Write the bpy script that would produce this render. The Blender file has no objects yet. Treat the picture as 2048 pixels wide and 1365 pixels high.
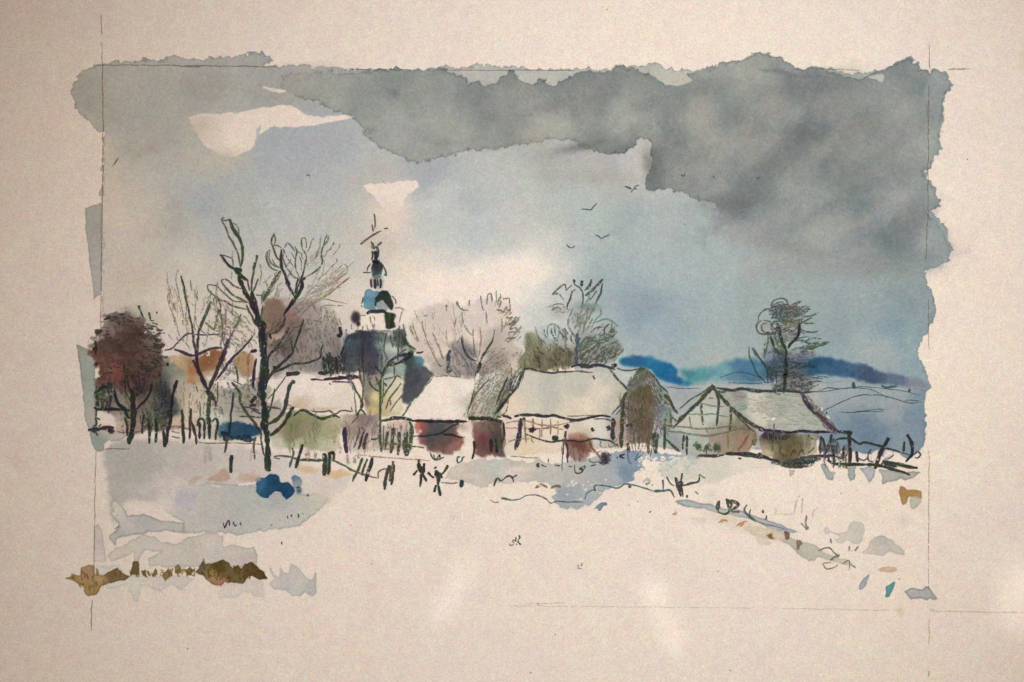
import bpy, math, random
import numpy as np
random.seed(7)
rng = np.random.default_rng(11)

# ------------------------------------------------------------------ camera, world, lamps, exposure
scene = bpy.context.scene
U = 0.00025                                   # one unit of the drawing = 0.25 mm
def wx(x): return (x - 1024.0) * U
def wy(y): return (682.5 - y) * U

cam_d = bpy.data.cameras.new('camera'); cam = bpy.data.objects.new('camera', cam_d)
scene.collection.objects.link(cam); scene.camera = cam
cam_d.lens = 50; cam_d.sensor_width = 36; cam_d.clip_start = 0.01; cam_d.clip_end = 50
cam.location = (0, 0, 0.512 * 50 / 36)

world = bpy.data.worlds.new('World'); scene.world = world; world.use_nodes = True
world.node_tree.nodes['Background'].inputs[0].default_value = (1.0, 0.76, 0.58, 1)
world.node_tree.nodes['Background'].inputs[1].default_value = 0.27

def lamp(name, kind, loc, target, energy, color, **kw):
    d = bpy.data.lights.new(name, kind); o = bpy.data.objects.new(name, d)
    scene.collection.objects.link(o); d.energy = energy; d.color = color
    for k, v in kw.items(): setattr(d, k, v)
    o.location = loc
    import mathutils
    v = mathutils.Vector(target) - mathutils.Vector(loc)
    o.rotation_euler = v.to_track_quat('-Z', 'Y').to_euler()
    return o
# the room lamp: warm, high above the right side of the sheet, its beam fading towards the corners
lamp('room_lamp', 'SPOT', (0.40, 0.50, 1.30), (wx(1230), wy(700), 0), 68, (0.96, 0.965, 0.98),
     spot_size=math.radians(33), spot_blend=1.0, shadow_soft_size=0.10)
lamp('fill_lamp', 'AREA', (0.1, -0.25, 1.5), (0, 0, 0), 3.6, (1.0, 0.82, 0.68), size=0.9)
# added spot lamps standing in for glare on glass, as pale patches
def beam(x, y, r, e, dx=0.0, dy=0.0):
    lamp('glare_spot', 'SPOT', (wx(x) + dx, wy(y) + dy, 0.9), (wx(x), wy(y), 0), e, (1, 1, 0.93),
         spot_size=2 * math.atan(r * U / 0.9), spot_blend=1.0, shadow_soft_size=0.004)
for bx, by, br, be in ((940,1120,34,1.2),(931,1142,36,1.7),(918,1164,36,2.1),(905,1186,38,2.4),(892,1208,38,2.6),(879,1230,38,2.2),(868,1250,34,1.2),
                       (1300,1168,32,3),(1308,1190,34,3.6),(1320,1215,32,2.6),(1330,1240,32,2.2),(1338,1264,34,3),(1350,1288,34,3.6),(1356,1305,28,.9),
                       (2054,1205,90,6.0),(2040,1130,80,2.0)): beam(bx, by, br, be)

scene.view_settings.view_transform = 'Standard'; scene.view_settings.look = 'None'
scene.view_settings.exposure = 0.0; scene.view_settings.gamma = 1.0
scene.render.resolution_x = 1024; scene.render.resolution_y = 682

# ------------------------------------------------------------------ colours
def lin(c):
    c = np.asarray(c, float) / 255.0
    return np.where(c <= 0.04045, c / 12.92, ((c + 0.055) / 1.055) ** 2.4)
PREF = lin((213, 199, 188))                   # how bare paper looks under the lamps
PAPER = (0.73, 0.67, 0.605)                  # its own colour
def T(c): return np.clip(lin(c) / PREF, 0.012, 1.12)
MOOD = [78.0, 34.0, 0.80]
def TW(c):                                    # washes sink into the sheet: the deep ones dry darker and duller than the brush shows
    c = np.asarray(c, float); l = c @ np.array([.3, .59, .11]); blue = c[2] > c[0] + 24
    c = l + (c - l) * (1.0 if blue else 0.80); k = np.clip((l - MOOD[0]) / MOOD[1], 0, 1)
    if l > 160: c = c + np.array([0, 0, (l - 160) * 0.22])
    return T(c * ((0.90 if blue else MOOD[2]) * (1 - k) + k))
INK = dict(k=(40, 41, 40), g=(54, 58, 46), b=(98, 78, 56), v=(46, 38, 48), l=(116, 108, 92), m=(84, 80, 66),
           bl=(52, 78, 98), o=(150, 108, 62), r=(140, 80, 70), s=(98, 108, 102), t=(48, 70, 72), p=(160, 140, 128))

# ------------------------------------------------------------------ materials
def paper_nodes(name, use_attr):
    m = bpy.data.materials.new(name); m.use_nodes = True
    nt = m.node_tree; N = nt.nodes; L = nt.links
    bs = N['Principled BSDF']; bs.inputs['Roughness'].default_value = 0.9
    bs.inputs['Specular IOR Level'].default_value = 0.12
    tc = N.new('ShaderNodeTexCoord')
    def noise(scale, detail, rough=0.6):
        n = N.new('ShaderNodeTexNoise'); n.inputs['Scale'].default_value = scale
        n.inputs['Detail'].default_value = detail; n.inputs['Roughness'].default_value = rough
        L.new(tc.outputs['Object'], n.inputs['Vector']); return n
    def mr(sock, a, b, lo=0.3, hi=0.7):
        r = N.new('ShaderNodeMapRange'); r.inputs['From Min'].default_value = lo; r.inputs['From Max'].default_value = hi
        r.inputs['To Min'].default_value = a; r.inputs['To Max'].default_value = b; L.new(sock, r.inputs['Value']); return r.outputs[0]
    def mul(a, b):
        x = N.new('ShaderNodeMix'); x.data_type = 'RGBA'; x.blend_type = 'MULTIPLY'; x.inputs[0].default_value = 1.0
        for s, v in ((6, a), (7, b)):
            if isinstance(v, tuple): x.inputs[s].default_value = v
            else: L.new(v, x.inputs[s])
        return x.outputs[2]
    col = (PAPER[0], PAPER[1], PAPER[2], 1)
    # warm and cool clouds of age in the paper
    age = noise(7, 4); ramp = N.new('ShaderNodeValToRGB'); L.new(age.outputs['Fac'], ramp.inputs[0])
    ramp.color_ramp.elements[0].position = 0.35; ramp.color_ramp.elements[0].color = (0.97, 0.965, 0.98, 1)
    ramp.color_ramp.elements[1].position = 0.68; ramp.color_ramp.elements[1].color = (1.0, 0.985, 0.945, 1)
    c = mul(col, ramp.outputs[0])
    # foxing: faint brown freckles
    fox = noise(46, 2, 0.5); fr = N.new('ShaderNodeValToRGB'); L.new(fox.outputs['Fac'], fr.inputs[0])
    fr.color_ramp.elements[0].position = 0.70; fr.color_ramp.elements[0].color = (1, 1, 1, 1)
    fr.color_ramp.elements[1].position = 0.80; fr.color_ramp.elements[1].color = (0.93, 0.87, 0.78, 1)
    c = mul(c, fr.outputs[0])
    # coloured fibre mottle, two sizes
    for sc, amp in ((1700, 0.21), (800, 0.08), (230, 0.05), (60, 0.03)):
        n = noise(sc, 2, 0.7); sub = N.new('ShaderNodeMix'); sub.data_type = 'RGBA'; sub.inputs[0].default_value = 0.27
        hs = N.new('ShaderNodeHueSaturation'); L.new(n.outputs['Color'], hs.inputs['Color']); hs.inputs['Saturation'].default_value = 0.55
        vm = N.new('ShaderNodeVectorMath'); vm.operation = 'MULTIPLY_ADD'; L.new(hs.outputs[0], vm.inputs[0])
        vm.inputs[1].default_value = (amp * 6,) * 3; vm.inputs[2].default_value = (1 - amp * 3,) * 3
        c = mul(c, vm.outputs[0])
    if use_attr:
        at = N.new('ShaderNodeAttribute'); at.attribute_name = 'pigment'
        c = mul(c, at.outputs['Color'])
    L.new(c, bs.inputs['Base Color'])
    tooth = noise(430, 3, 0.55); tooth2 = noise(1300, 2, 0.6)
    ad = N.new('ShaderNodeMath'); ad.operation = 'MULTIPLY_ADD'; L.new(tooth2.outputs['Fac'], ad.inputs[0]); ad.inputs[1].default_value = 0.4
    L.new(tooth.outputs['Fac'], ad.inputs[2])
    bp = N.new('ShaderNodeBump'); bp.inputs['Strength'].default_value = 0.55; bp.inputs['Distance'].default_value = 0.00022
    L.new(ad.outputs[0], bp.inputs['Height']); L.new(bp.outputs[0], bs.inputs['Normal'])
    return m
M_PAPER = paper_nodes('cream_watercolour_paper', False)
M_PIG = paper_nodes('pigment_on_paper', True)
M_TABLE = bpy.data.materials.new('dark_table_wood'); M_TABLE.use_nodes = True
_n = M_TABLE.node_tree; _w = _n.nodes.new('ShaderNodeTexNoise'); _w.inputs['Scale'].default_value = 9; _w.inputs['Detail'].default_value = 6
_mp = _n.nodes.new('ShaderNodeMapping'); _tc = _n.nodes.new('ShaderNodeTexCoord'); _mp.inputs['Scale'].default_value = (1, 14, 1)
_n.links.new(_tc.outputs['Object'], _mp.inputs[0]); _n.links.new(_mp.outputs[0], _w.inputs['Vector'])
_r = _n.nodes.new('ShaderNodeValToRGB'); _r.color_ramp.elements[0].color = (0.05, 0.028, 0.016, 1); _r.color_ramp.elements[1].color = (0.16, 0.095, 0.055, 1)
_n.links.new(_w.outputs['Fac'], _r.inputs[0]); _n.links.new(_r.outputs[0], _n.nodes['Principled BSDF'].inputs['Base Color'])
_n.nodes['Principled BSDF'].inputs['Roughness'].default_value = 0.5

# ------------------------------------------------------------------ objects
def link(o, parent=None):
    scene.collection.objects.link(o)
    if parent is not None: o.parent = parent
    return o
def box(name, x0, x1, y0, y1, z0, z1, mat, parent=None):
    me = bpy.data.meshes.new(name)
    v = [(x, y, z) for z in (z0, z1) for y in (y0, y1) for x in (x0, x1)]
    me.from_pydata(v, [], [(0, 2, 3, 1), (4, 5, 7, 6), (0, 1, 5, 4), (2, 6, 7, 3), (0, 4, 6, 2), (1, 3, 7, 5)])
    me.materials.append(mat); return link(bpy.data.objects.new(name, me), parent)
table = box('table_top', -1.1, 1.1, -0.8, 0.8, -0.034, -0.0014, M_TABLE); table['kind'] = 'structure'
root = link(bpy.data.objects.new('watercolour_painting', None)); root.empty_display_size = 0.05
root['label'] = 'unframed watercolour of a snowy village with an onion-domed church on cream paper'
root['category'] = 'painting'
box('paper_sheet', -0.325, 0.325, -0.225, 0.225, -0.0008, 0.0, M_PAPER, root)

AUTO = {}                                      # kinds whose every mark is a part of its own
# every painted thing is a part; parts may have sub-parts. key -> record
PARTS = {}
ORDER = []
def part(key, name, label=None, parent=None):
    PARTS[key] = dict(name=name, label=label, parent=parent, V=[], F=[], C=[], nv=0, id=len(ORDER))
    ORDER.append(key); return key

# ------------------------------------------------------------------ canvas of pigment (a fine grid over the paper)
G = 1.5
X0, Y0 = 110.0, 60.0
NX, NY = int((1960 - X0) / G), int((1290 - Y0) / G)
gx = X0 + np.arange(NX) * G; gy = Y0 + np.arange(NY) * G
LOGT = np.zeros((NY, NX, 3), np.float32)
LAB = np.full((NY, NX), -1, np.int32)

def vnoise(period, seed, octs=1):
    out = np.zeros((NY, NX), np.float32); amp = 1.0; tot = 0
    for o in range(octs):
        p = period / (2 ** o); r = np.random.default_rng(seed * 31 + o)
        w = int(NX * G / p) + 4; h = int(NY * G / p) + 4
        g = r.random((h, w)).astype(np.float32) * 2 - 1
        fx = (np.arange(NX) * G / p); fy = (np.arange(NY) * G / p)
        ix = fx.astype(int); iy = fy.astype(int); tx = fx - ix; ty = fy - iy
        tx = tx * tx * (3 - 2 * tx); ty = ty * ty * (3 - 2 * ty)
        a = g[iy][:, ix]; b = g[iy][:, ix + 1]; c = g[iy + 1][:, ix]; d = g[iy + 1][:, ix + 1]
        out += amp * ((a * (1 - tx) + b * tx) * (1 - ty[:, None]) + (c * (1 - tx) + d * tx) * ty[:, None])
        tot += amp; amp *= 0.55
    return out / tot
NZ = {'edge': vnoise(11, 1, 4) * 1.15, 'edge2': vnoise(34, 2, 3), 'cloud': vnoise(120, 3, 4), 'gran': vnoise(4.5, 4, 2),
      'mid': vnoise(22, 5, 3), 'dry': vnoise(7, 6, 2), 'cloud2': vnoise(70, 8, 4)}
SDX = vnoise(40, 21, 3); SDY = vnoise(40, 22, 3)

FR = dict(T=(0, 0, 1), A=(140, 420, 4.55), B=(400, 420, 5.6875), C=(400, 640, 5.6875), D=(150, 680, 5.6875), E=(660, 420, 7.583),
          F=(640, 580, 7.0), G=(520, 720, 5.353), H=(800, 560, 5.6875), I=(1000, 520, 5.6875), J=(780, 720, 5.6875),
          K=(1000, 720, 5.056), L=(1220, 680, 5.6875), M=(1440, 560, 5.6875), N=(1440, 740, 4.6545), O=(120, 840, 3.4125),
          P=(780, 860, 3.303), Q=(1340, 900, 3.657), R=(1100, 340, 7.583), S=(980, 1050, 17.07))
def pts(fr, s):
    ox, oy, k = FR[fr]
    a = np.array([[float(v) for v in p.split(',')] for p in s.split()]) if isinstance(s, str) else np.array(s, float)
    return a / k + np.array([ox, oy])

def crom(P, step=1.5, closed=False):
    P = np.asarray(P, float)
    if len(P) < 2: return P
    if closed: Q = np.vstack([P[-1], P, P[0], P[1]])
    else: Q = np.vstack([2 * P[0] - P[1], P, 2 * P[-1] - P[-2]])
    out = []
    for i in range(1, len(Q) - 2):
        a, b, c, d = Q[i - 1], Q[i], Q[i + 1], Q[i + 2]
        n = max(1, int(np.hypot(*(c - b)) / step)); t = (np.arange(n) / n)[:, None]
        out.append(0.5 * ((2 * b) + (-a + c) * t + (2 * a - 5 * b + 4 * c - d) * t ** 2 + (-a + 3 * b - 3 * c + d) * t ** 3))
    if not closed: out.append(P[-1:][:])
    return np.vstack(out)

def sdf(P, R):
    """signed distance (inside > 0) clipped to +-R, on the sub-window around polygon P"""
    x0 = max(0, int((P[:, 0].min() - R - X0) / G)); x1 = min(NX, int((P[:, 0].max() + R - X0) / G) + 2)
    y0 = max(0, int((P[:, 1].min() - R - Y0) / G)); y1 = min(NY, int((P[:, 1].max() + R - Y0) / G) + 2)
    h, w = y1 - y0, x1 - x0
    tog = np.zeros((h, w + 1), np.int32); D = np.full((h, w), float(R), np.float32)
    xs = gx[x0:x1]; ys = gy[y0:y1]
    for i in range(len(P)):
        ax, ay = P[i]; bx, by = P[(i + 1) % len(P)]
        if ay != by:
            lo, hi = min(ay, by), max(ay, by); r = np.nonzero((ys >= lo) & (ys < hi))[0]
            if len(r):
                xc = ax + (ys[r] - ay) / (by - ay) * (bx - ax); c = np.clip(np.ceil((xc - xs[0]) / G).astype(int), 0, w)
                np.add.at(tog, (r, c), 1)
        i0 = np.searchsorted(xs, min(ax, bx) - R); i1 = np.searchsorted(xs, max(ax, bx) + R)
        j0 = np.searchsorted(ys, min(ay, by) - R); j1 = np.searchsorted(ys, max(ay, by) + R)
        if i1 <= i0 or j1 <= j0: continue
        px = xs[i0:i1][None, :] - ax; py = ys[j0:j1][:, None] - ay; dx, dy = bx - ax, by - ay
        t = np.clip((px * dx + py * dy) / (dx * dx + dy * dy + 1e-9), 0, 1)
        D[j0:j1, i0:i1] = np.minimum(D[j0:j1, i0:i1], np.hypot(px - t * dx, py - t * dy))
    ins = (np.cumsum(tog, 1)[:, :w] % 2) == 1
    return (slice(y0, y1), slice(x0, x1)), np.where(ins, D, -D)

def field(sl, samples, sharp=2.6):
    ext = min((sl[0].stop - sl[0].start), (sl[1].stop - sl[1].start)) * G; wp = min(26, 0.10 * ext); sm = 180 if ext > 350 else 22
    xs = gx[sl[1]][None, :] + wp * SDX[sl]; ys = gy[sl[0]][:, None] + wp * SDY[sl]
    if ext < 350: sharp = max(sharp, 3.4)
    acc = 0; wt = 0
    for x, y, c in samples:
        w = 1.0 / (((xs - x) ** 2 + (ys - y) ** 2) + sm) ** (sharp / 2)
        acc = acc + w[..., None] * np.log(TW(c)); wt = wt + w
    return (acc / wt[..., None]).astype(np.float32)

LIT = np.interp(gx, [100, 400, 700, 1000, 1500, 1950], [0.72, 0.84, 0.93, 0.98, 1.0, 0.97]).astype(np.float32)   # how the lamp falls off to the left
def put(key, sl, a, L, mode='mix'):
    v = LOGT[sl]
    L = np.minimum(np.broadcast_to(L, v.shape) - np.log(LIT[sl[1]])[None, :, None] * (0.8 if mode == 'mix' else 0), np.maximum(L, 0.0))
    if mode == 'mix': v[:] = v * (1 - a[..., None]) + L * a[..., None]
    else: v[:] = v + L * a[..., None]
    if key is not None:
        i = PARTS[key]['id']; lab = LAB[sl]
        lab[a > 0.38] = i; lab[(a > 0.05) & (lab < 0)] = i

def wash(key, fr, s, col, a=1.0, soft=1.6, rough=2.5, rim=0.22, mode='mix', smooth=True, dry=0.0, var=0.10, sharp=2.6, vn='mid', amod=None):
    if key in AUTO:
        AUTO[key] += 1; k2 = '%s#%d' % (key, AUTO[key]); part(k2, PARTS[key]['name'], None, PARTS[key]['parent']); key = k2
    P = pts(fr, s)
    if smooth: P = crom(P, 3.0, True)
    R = max(14.0, soft * 2 + rough * 2 + 6)
    sl, d = sdf(P, R)
    d = d + rough * (1.25 * NZ['edge'][sl] + 0.8 * NZ['edge2'][sl])
    m = np.clip(d / soft + 0.5, 0, 1); m = m * m * (3 - 2 * m)
    if dry: m = m * np.clip((NZ['dry'][sl] - (-0.9 + 1.5 * dry)) * 5, 0, 1)
    if amod is not None: m = m * amod(gx[sl[1]][None, :], gy[sl[0]][:, None])
    L = field(sl, col, sharp) if isinstance(col, list) else np.log(TW(col)).astype(np.float32)
    L = L * (1 + var * NZ[vn][sl] + 0.10 * NZ['gran'][sl] + 0.12 * NZ['cloud2'][sl])[..., None]
    if rim: L = L - (rim * 2.3 * np.exp(-((d - 1.5) / 1.7) ** 2) * 0.8)[..., None] * np.array([1, .95, .85], np.float32)
    put(key, sl, (m * a).astype(np.float32), L, mode)

def blob(key, fr, x, y, rx, ry, col, a=0.8, pw=2.0, ang=0, mode='mix', rough=0.25):
    (cx, cy), = pts(fr, [(x, y)]); R = max(rx, ry) * 1.9
    x0 = max(0, int((cx - R - X0) / G)); x1 = min(NX, int((cx + R - X0) / G)); y0 = max(0, int((cy - R - Y0) / G)); y1 = min(NY, int((cy + R - Y0) / G))
    sl = (slice(y0, y1), slice(x0, x1)); dx = gx[x0:x1][None, :] - cx; dy = gy[y0:y1][:, None] - cy
    c, s_ = math.cos(math.radians(ang)), math.sin(math.radians(ang))
    u = (dx * c + dy * s_) / rx; v = (-dx * s_ + dy * c) / ry
    r = np.sqrt(u * u + v * v) * (1 + rough * NZ['mid'][sl] + rough * NZ['edge'][sl] * 0.6)
    m = a * np.exp(-(r ** pw) * 1.1)
    L = np.log(TW(col)).astype(np.float32) * (1 + 0.10 * NZ['gran'][sl] + 0.10 * NZ['mid'][sl])[..., None]
    put(key, sl, m.astype(np.float32), L, mode)

# ------------------------------------------------------------------ ribbons of ink, chalk and pencil lying on the paper
tooth = np.random.default_rng(5).random((1024, 1024)).astype(np.float32)
tooth = (tooth + np.roll(tooth, 1, 0) + np.roll(tooth, 1, 1) + np.roll(tooth, (1, 1), (0, 1))) / 4
tooth = (tooth - tooth.mean()) / tooth.std()
stroke_no = [0]
INKL = np.zeros((NY, NX, 3), np.float32); INKID = np.zeros((NY, NX), np.int32)   # where ink already lies, so that crossings stay dark
def S(key, fr, s, w=3.0, tone='k', p=0.85, taper=0.6, wob=0.5, smooth=True):
    """p = pressure 0..1: how much of the paper's tooth the stroke fills"""
    rec = PARTS[key]; P = pts(fr, s)
    if len(P) == 1: P = np.vstack([P, P + [[0.8, 1.0]]])
    C = crom(P, 1.25) if smooth else crom(P, 1.25)
    n = len(C)
    if n < 3: C = np.vstack([P[0], (P[0] + P[-1]) / 2, P[-1]]); n = 3
    stroke_no[0] += 1; z = (60 + (stroke_no[0] % 400) * 1.0) * 1e-6
    r = np.random.default_rng(stroke_no[0])
    k = max(2, int(round(n / 9))); jit = np.interp(np.arange(n), np.linspace(0, n - 1, k + 1), r.normal(0, wob, k + 1))
    tg = np.gradient(C, axis=0); tg /= (np.hypot(tg[:, 0], tg[:, 1])[:, None] + 1e-9); nr = np.stack([-tg[:, 1], tg[:, 0]], 1)
    C = C + nr * jit[:, None]
    t = np.linspace(0, 1, n); k2 = max(2, int(n / 5))
    w = w * (0.90 if w > 2.2 else 1.0)
    wid = w * (1 - taper * 0.6 * np.clip(1 - t * 7, 0, 1) - taper * np.clip((t - 0.80) * 5, 0, 1) ** 1.5)
    wid = wid * (1 + np.interp(np.arange(n), np.linspace(0, n - 1, k2 + 1), r.normal(0, 0.16, k2 + 1)))
    wid = np.maximum(wid, 1.1)
    m = max(2, int(round(w / 1.25)))
    cc = np.linspace(-0.5, 0.5, m + 1)
    V = C[:, None, :] + nr[:, None, :] * (cc[None, :, None] * wid[:, None, None])
    V = V + r.normal(0, 0.16, V.shape)
    cx = (V[:-1, :-1] + V[1:, 1:]) / 2
    tv = tooth[(cx[..., 1] * 0.62).astype(int) % 1024, (cx[..., 0] * 0.62).astype(int) % 1024]
    press = np.interp(np.arange(n), np.linspace(0, n - 1, k2 + 1), r.normal(0, 0.28, k2 + 1))
    tvv = tooth[(V[..., 1] * 0.62).astype(int) % 1024, (V[..., 0] * 0.62).astype(int) % 1024]
    prof = 1 - 0.50 * np.abs(np.linspace(-1, 1, m + 1)) ** (2.0 if w < 5 else 5.0)
    wgt = np.clip(0.5 + 0.62 * ((-1.0 + 3.4 * p) - tvv - press[:, None]), 0, 1) * prof[None, :] * min(0.94, 0.60 + 0.36 * p)
    if w < 6: wgt = wgt * (0.74 + 0.042 * w)
    keep = ((wgt[:-1, :-1] + wgt[1:, 1:] + wgt[1:, :-1] + wgt[:-1, 1:]) / 4) > 0.10
    idx = np.arange(n * (m + 1)).reshape(n, m + 1)
    q = np.stack([idx[:-1, :-1], idx[:-1, 1:], idx[1:, 1:], idx[1:, :-1]], -1)[keep] + rec['nv']
    col = T(INK[tone] if isinstance(tone, str) else tone)
    lc = np.log(col)[None, None, :] * (1 + r.normal(0, 0.05) + 0 * V[..., :1])
    lc = lc * (1 + 0.05 * np.sin(V[..., 0:1] * 0.11 + np.array([0, 2.1, 4.2])) + 0.05 * np.sin(V[..., 1:2] * 0.13 + np.array([1, 3.1, 5.2])))
    W3 = np.stack([wx(V[..., 0]), wy(V[..., 1]), np.full(V.shape[:2], z)], -1).reshape(-1, 3)
    iy = ((V[..., 1] - Y0) / G).round().astype(int).ravel(); ix = ((V[..., 0] - X0) / G).round().astype(int).ravel()
    ok = (iy >= 0) & (iy < NY) & (ix >= 0) & (ix < NX) & (wgt.ravel() > 0.3); iy, ix = iy[ok], ix[ok]
    dk = (lc * wgt[..., None]).reshape(-1, 3)[ok]; dm = dk.sum(1) < INKL[iy, ix].sum(1)
    INKL[iy[dm], ix[dm]] = dk[dm]; INKID[iy[dm], ix[dm]] = stroke_no[0]
    rec['V'].append(W3); rec['C'].append(np.concatenate([lc.reshape(-1, 3), wgt.reshape(-1, 1), V.reshape(-1, 2), np.full((V.shape[0] * V.shape[1], 1), stroke_no[0])], 1)); rec['F'].append(q); rec['nv'] += len(W3)

def many(key, fr, w, tone, p, lst, **kw):
    for s in lst.split('|'):
        s = s.strip()
        if not s: continue
        ww = w
        if ':' in s: h, s = s.split(':'); ww = float(h)
        kk = key
        if key in AUTO:
            AUTO[key] += 1; kk = '%s#%d' % (key, AUTO[key]); part(kk, PARTS[key]['name'], None, PARTS[key]['parent'])
        S(kk, fr, s.strip(), ww, tone, p, **kw)

def hatch(key, fr, poly, ang, n, ln, w, tone, p, curve=0.1, spread=8):
    P = pts(fr, poly); k = 0
    lo, hi = P.min(0), P.max(0)
    def inside(x, y):
        c = False
        for i in range(len(P)):
            a, b = P[i], P[i - 1]
            if (a[1] > y) != (b[1] > y) and x < (b[0] - a[0]) * (y - a[1]) / (b[1] - a[1]) + a[0]: c = not c
        return c
    tries = 0
    while k < n and tries < n * 30:
        tries += 1
        x = random.uniform(lo[0], hi[0]); y = random.uniform(lo[1], hi[1])
        if not inside(x, y): continue
        a = math.radians(ang + random.gauss(0, spread)); l = ln * random.uniform(0.5, 1.2)
        dx, dy = math.cos(a) * l / 2, math.sin(a) * l / 2; b = random.gauss(0, curve) * l
        S(key, 'T', [(x - dx, y - dy), (x - dy * 0 + b * -math.sin(a), y + b * math.cos(a)), (x + dx, y + dy)], w * random.uniform(0.8, 1.25), tone, p)
        k += 1

def fan(key, fr, root_pts, tips, w, tone, p, bow=0.12):
    R_ = pts(fr, root_pts); E = pts(fr, tips)
    for i, e in enumerate(E):
        b = R_[i * len(R_) // len(E)]; d = e - b; nrm = np.array([-d[1], d[0]]) * random.gauss(bow, 0.05)
        S(key, 'T', [b, b + d * 0.35 + nrm * 0.8, b + d * 0.7 + nrm * 0.8, e], w, tone, p)

# ================================================================== THE PAINTED SCENE
# ---- sky and clouds
part('sky', 'painted_sky', 'pale blue-grey watercolour sky wash with ragged edges')
part('cloud', 'dark_cloud', 'dark grey storm cloud wash along the top right', 'sky')
part('gapA', 'cloud_gap', 'bare cream wedge of paper left in the upper left sky', 'sky')
part('gapB', 'cloud_gap', 'small bare cream notch of paper above the church spire', 'sky')
part('stripL', 'edge_wash', 'narrow grey upright wash outside the left pencil line', 'sky')
sky = [(170,200,(148,141,131)),(300,200,(150,146,138)),(300,290,(158,151,142)),(210,320,(178,162,144)),(420,180,(150,146,139)),
 (550,190,(151,147,140)),(600,275,(148,152,157)),(690,300,(153,156,160)),(470,360,(162,158,152)),(520,320,(148,154,160)),
 (300,450,(178,163,146)),(250,550,(182,166,150)),(345,440,(156,152,145)),(230,420,(182,164,147)),(440,335,(160,155,148)),(420,400,(150,154,158)),
 (380,540,(180,169,155)),(420,460,(160,161,158)),(550,420,(162,165,164)),(650,400,(161,163,164)),(690,520,(180,171,160)),(600,520,(170,167,160)),
 (230,640,(180,164,148)),(780,440,(192,176,158)),(760,480,(184,170,155)),(810,540,(204,187,165)),(870,450,(176,178,170)),(850,345,(150,154,158)),(950,400,(163,165,161)),
 (1000,480,(176,174,164)),(900,590,(236,222,206)),(1040,540,(222,209,190)),(1000,620,(214,198,178)),(1100,330,(158,156,150)),(1200,330,(160,156,152)),
 (1280,320,(172,166,158)),(1150,420,(162,163,158)),(1250,450,(153,156,154)),(1200,560,(152,157,157)),(1290,610,(132,142,150)),(1400,500,(152,156,154)),
 (1350,680,(143,151,156)),(1500,600,(148,151,149)),(1600,550,(143,146,142)),(1700,620,(140,145,146)),(1790,660,(130,140,148)),(1820,580,(130,135,136)),
 (1420,710,(152,156,154)),(1750,700,(150,152,151)),(1090,640,(185,180,168)),(1060,700,(192,180,164)),(850,680,(202,184,165)),(1800,830,(112,128,142)),
 (1700,800,(134,146,151)),(1380,760,(148,154,156)),(640,650,(192,177,160)),(350,620,(194,177,158)),(300,720,(196,180,164)),(450,730,(198,182,166)),(600,740,(196,180,166)),(800,740,(200,184,168)),(950,740,(196,180,166)),(480,640,(190,173,155)),(740,330,(168,163,156)),
 (740,600,(200,184,164)),(950,140,(166,162,154)),(1100,150,(168,163,154)),(1280,142,(164,160,150)),(1360,158,(170,166,152)),(560,300,(148,154,162)),(1500,560,(150,150,146)),(1440,590,(152,158,158)),(950,470,(176,180,176)),(820,620,(212,197,178)),(1000,560,(230,216,200))]
sky = [(x, y, (c[0] - 7, c[1] + 2, c[2] + 4)) if (x > 1050 and y > 400) else (x, y, (c[0] - 1, c[1] + 1, c[2] + 2)) for x, y, c in sky]
wash('sky', 'T', '150,175 165,140 200,128 270,122 345,114 385,121 430,112 470,107 520,105 545,122 533,132 600,131 660,140 760,140 880,137 950,128 1050,135 1150,139 1250,134 1320,130 1332,139 1370,141 1420,136 1470,120 1520,107 1560,115 1590,135 1640,135 1700,147 1760,140 1822,112 1836,125 1838,141 1890,142 1913,172 1893,185 1880,260 1885,300 1850,345 1860,365 1882,415 1860,420 1895,460 1903,500 1895,525 1850,540 1868,600 1865,640 1845,680 1840,720 1862,770 1850,800 1850,860 1846,890 1700,900 1500,900 1350,880 1230,800 1130,720 1050,740 1020,745 900,750 820,750 700,750 600,760 450,760 330,740 230,720 215,660 205,640 203,560 203,420 204,310 203,270 178,250 155,225 143,190',
     sky, soft=1.8, rough=6.5, rim=0.22, smooth=False, vn='cloud', var=0.13)
wash('stripL', 'T', '170,416 186,411 203,408 204,500 203,590 196,592 188,598 183,560 176,500 170,450', (148,145,138), rim=0.1, rough=1.2, smooth=False)
dark = [(800,180,(128,128,124)),(780,250,(147,144,138)),(900,260,(148,145,137)),(1000,200,(126,125,120)),(1100,180,(119,119,116)),(1200,180,(124,122,118)),
 (1100,250,(152,147,138)),(1250,240,(152,148,140)),(1350,180,(124,124,120)),(1290,320,(104,105,102)),(1400,250,(147,142,134)),(1480,215,(128,126,120)),
 (1600,165,(104,106,108)),(1540,185,(126,124,120)),(1620,190,(104,106,108)),(1500,140,(142,138,130)),(1700,200,(120,119,116)),(1550,280,(140,135,127)),(1470,240,(112,114,112)),
 (1610,260,(104,104,107)),(1700,300,(126,124,118)),(1800,180,(116,116,113)),(1800,300,(137,132,126)),(1650,335,(108,110,110)),(1500,330,(137,131,125)),
 (1450,370,(116,116,113)),(1400,340,(126,123,118)),(1600,390,(120,121,118)),(1700,380,(120,120,117)),(1750,430,(114,116,117)),(1470,415,(104,107,108)),(1590,300,(106,108,110)),
 (1550,440,(132,132,128)),(1650,450,(132,132,128)),(1830,390,(122,122,121)),(1600,480,(128,130,127)),(1780,480,(104,108,111)),(1870,480,(126,128,128)),(700,170,(142,139,133)),
 (1300,270,(118,118,113)),(880,300,(136,134,128)),(1800,240,(132,129,123)),(1530,360,(112,113,111)),(1580,350,(116,115,113))]
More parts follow.
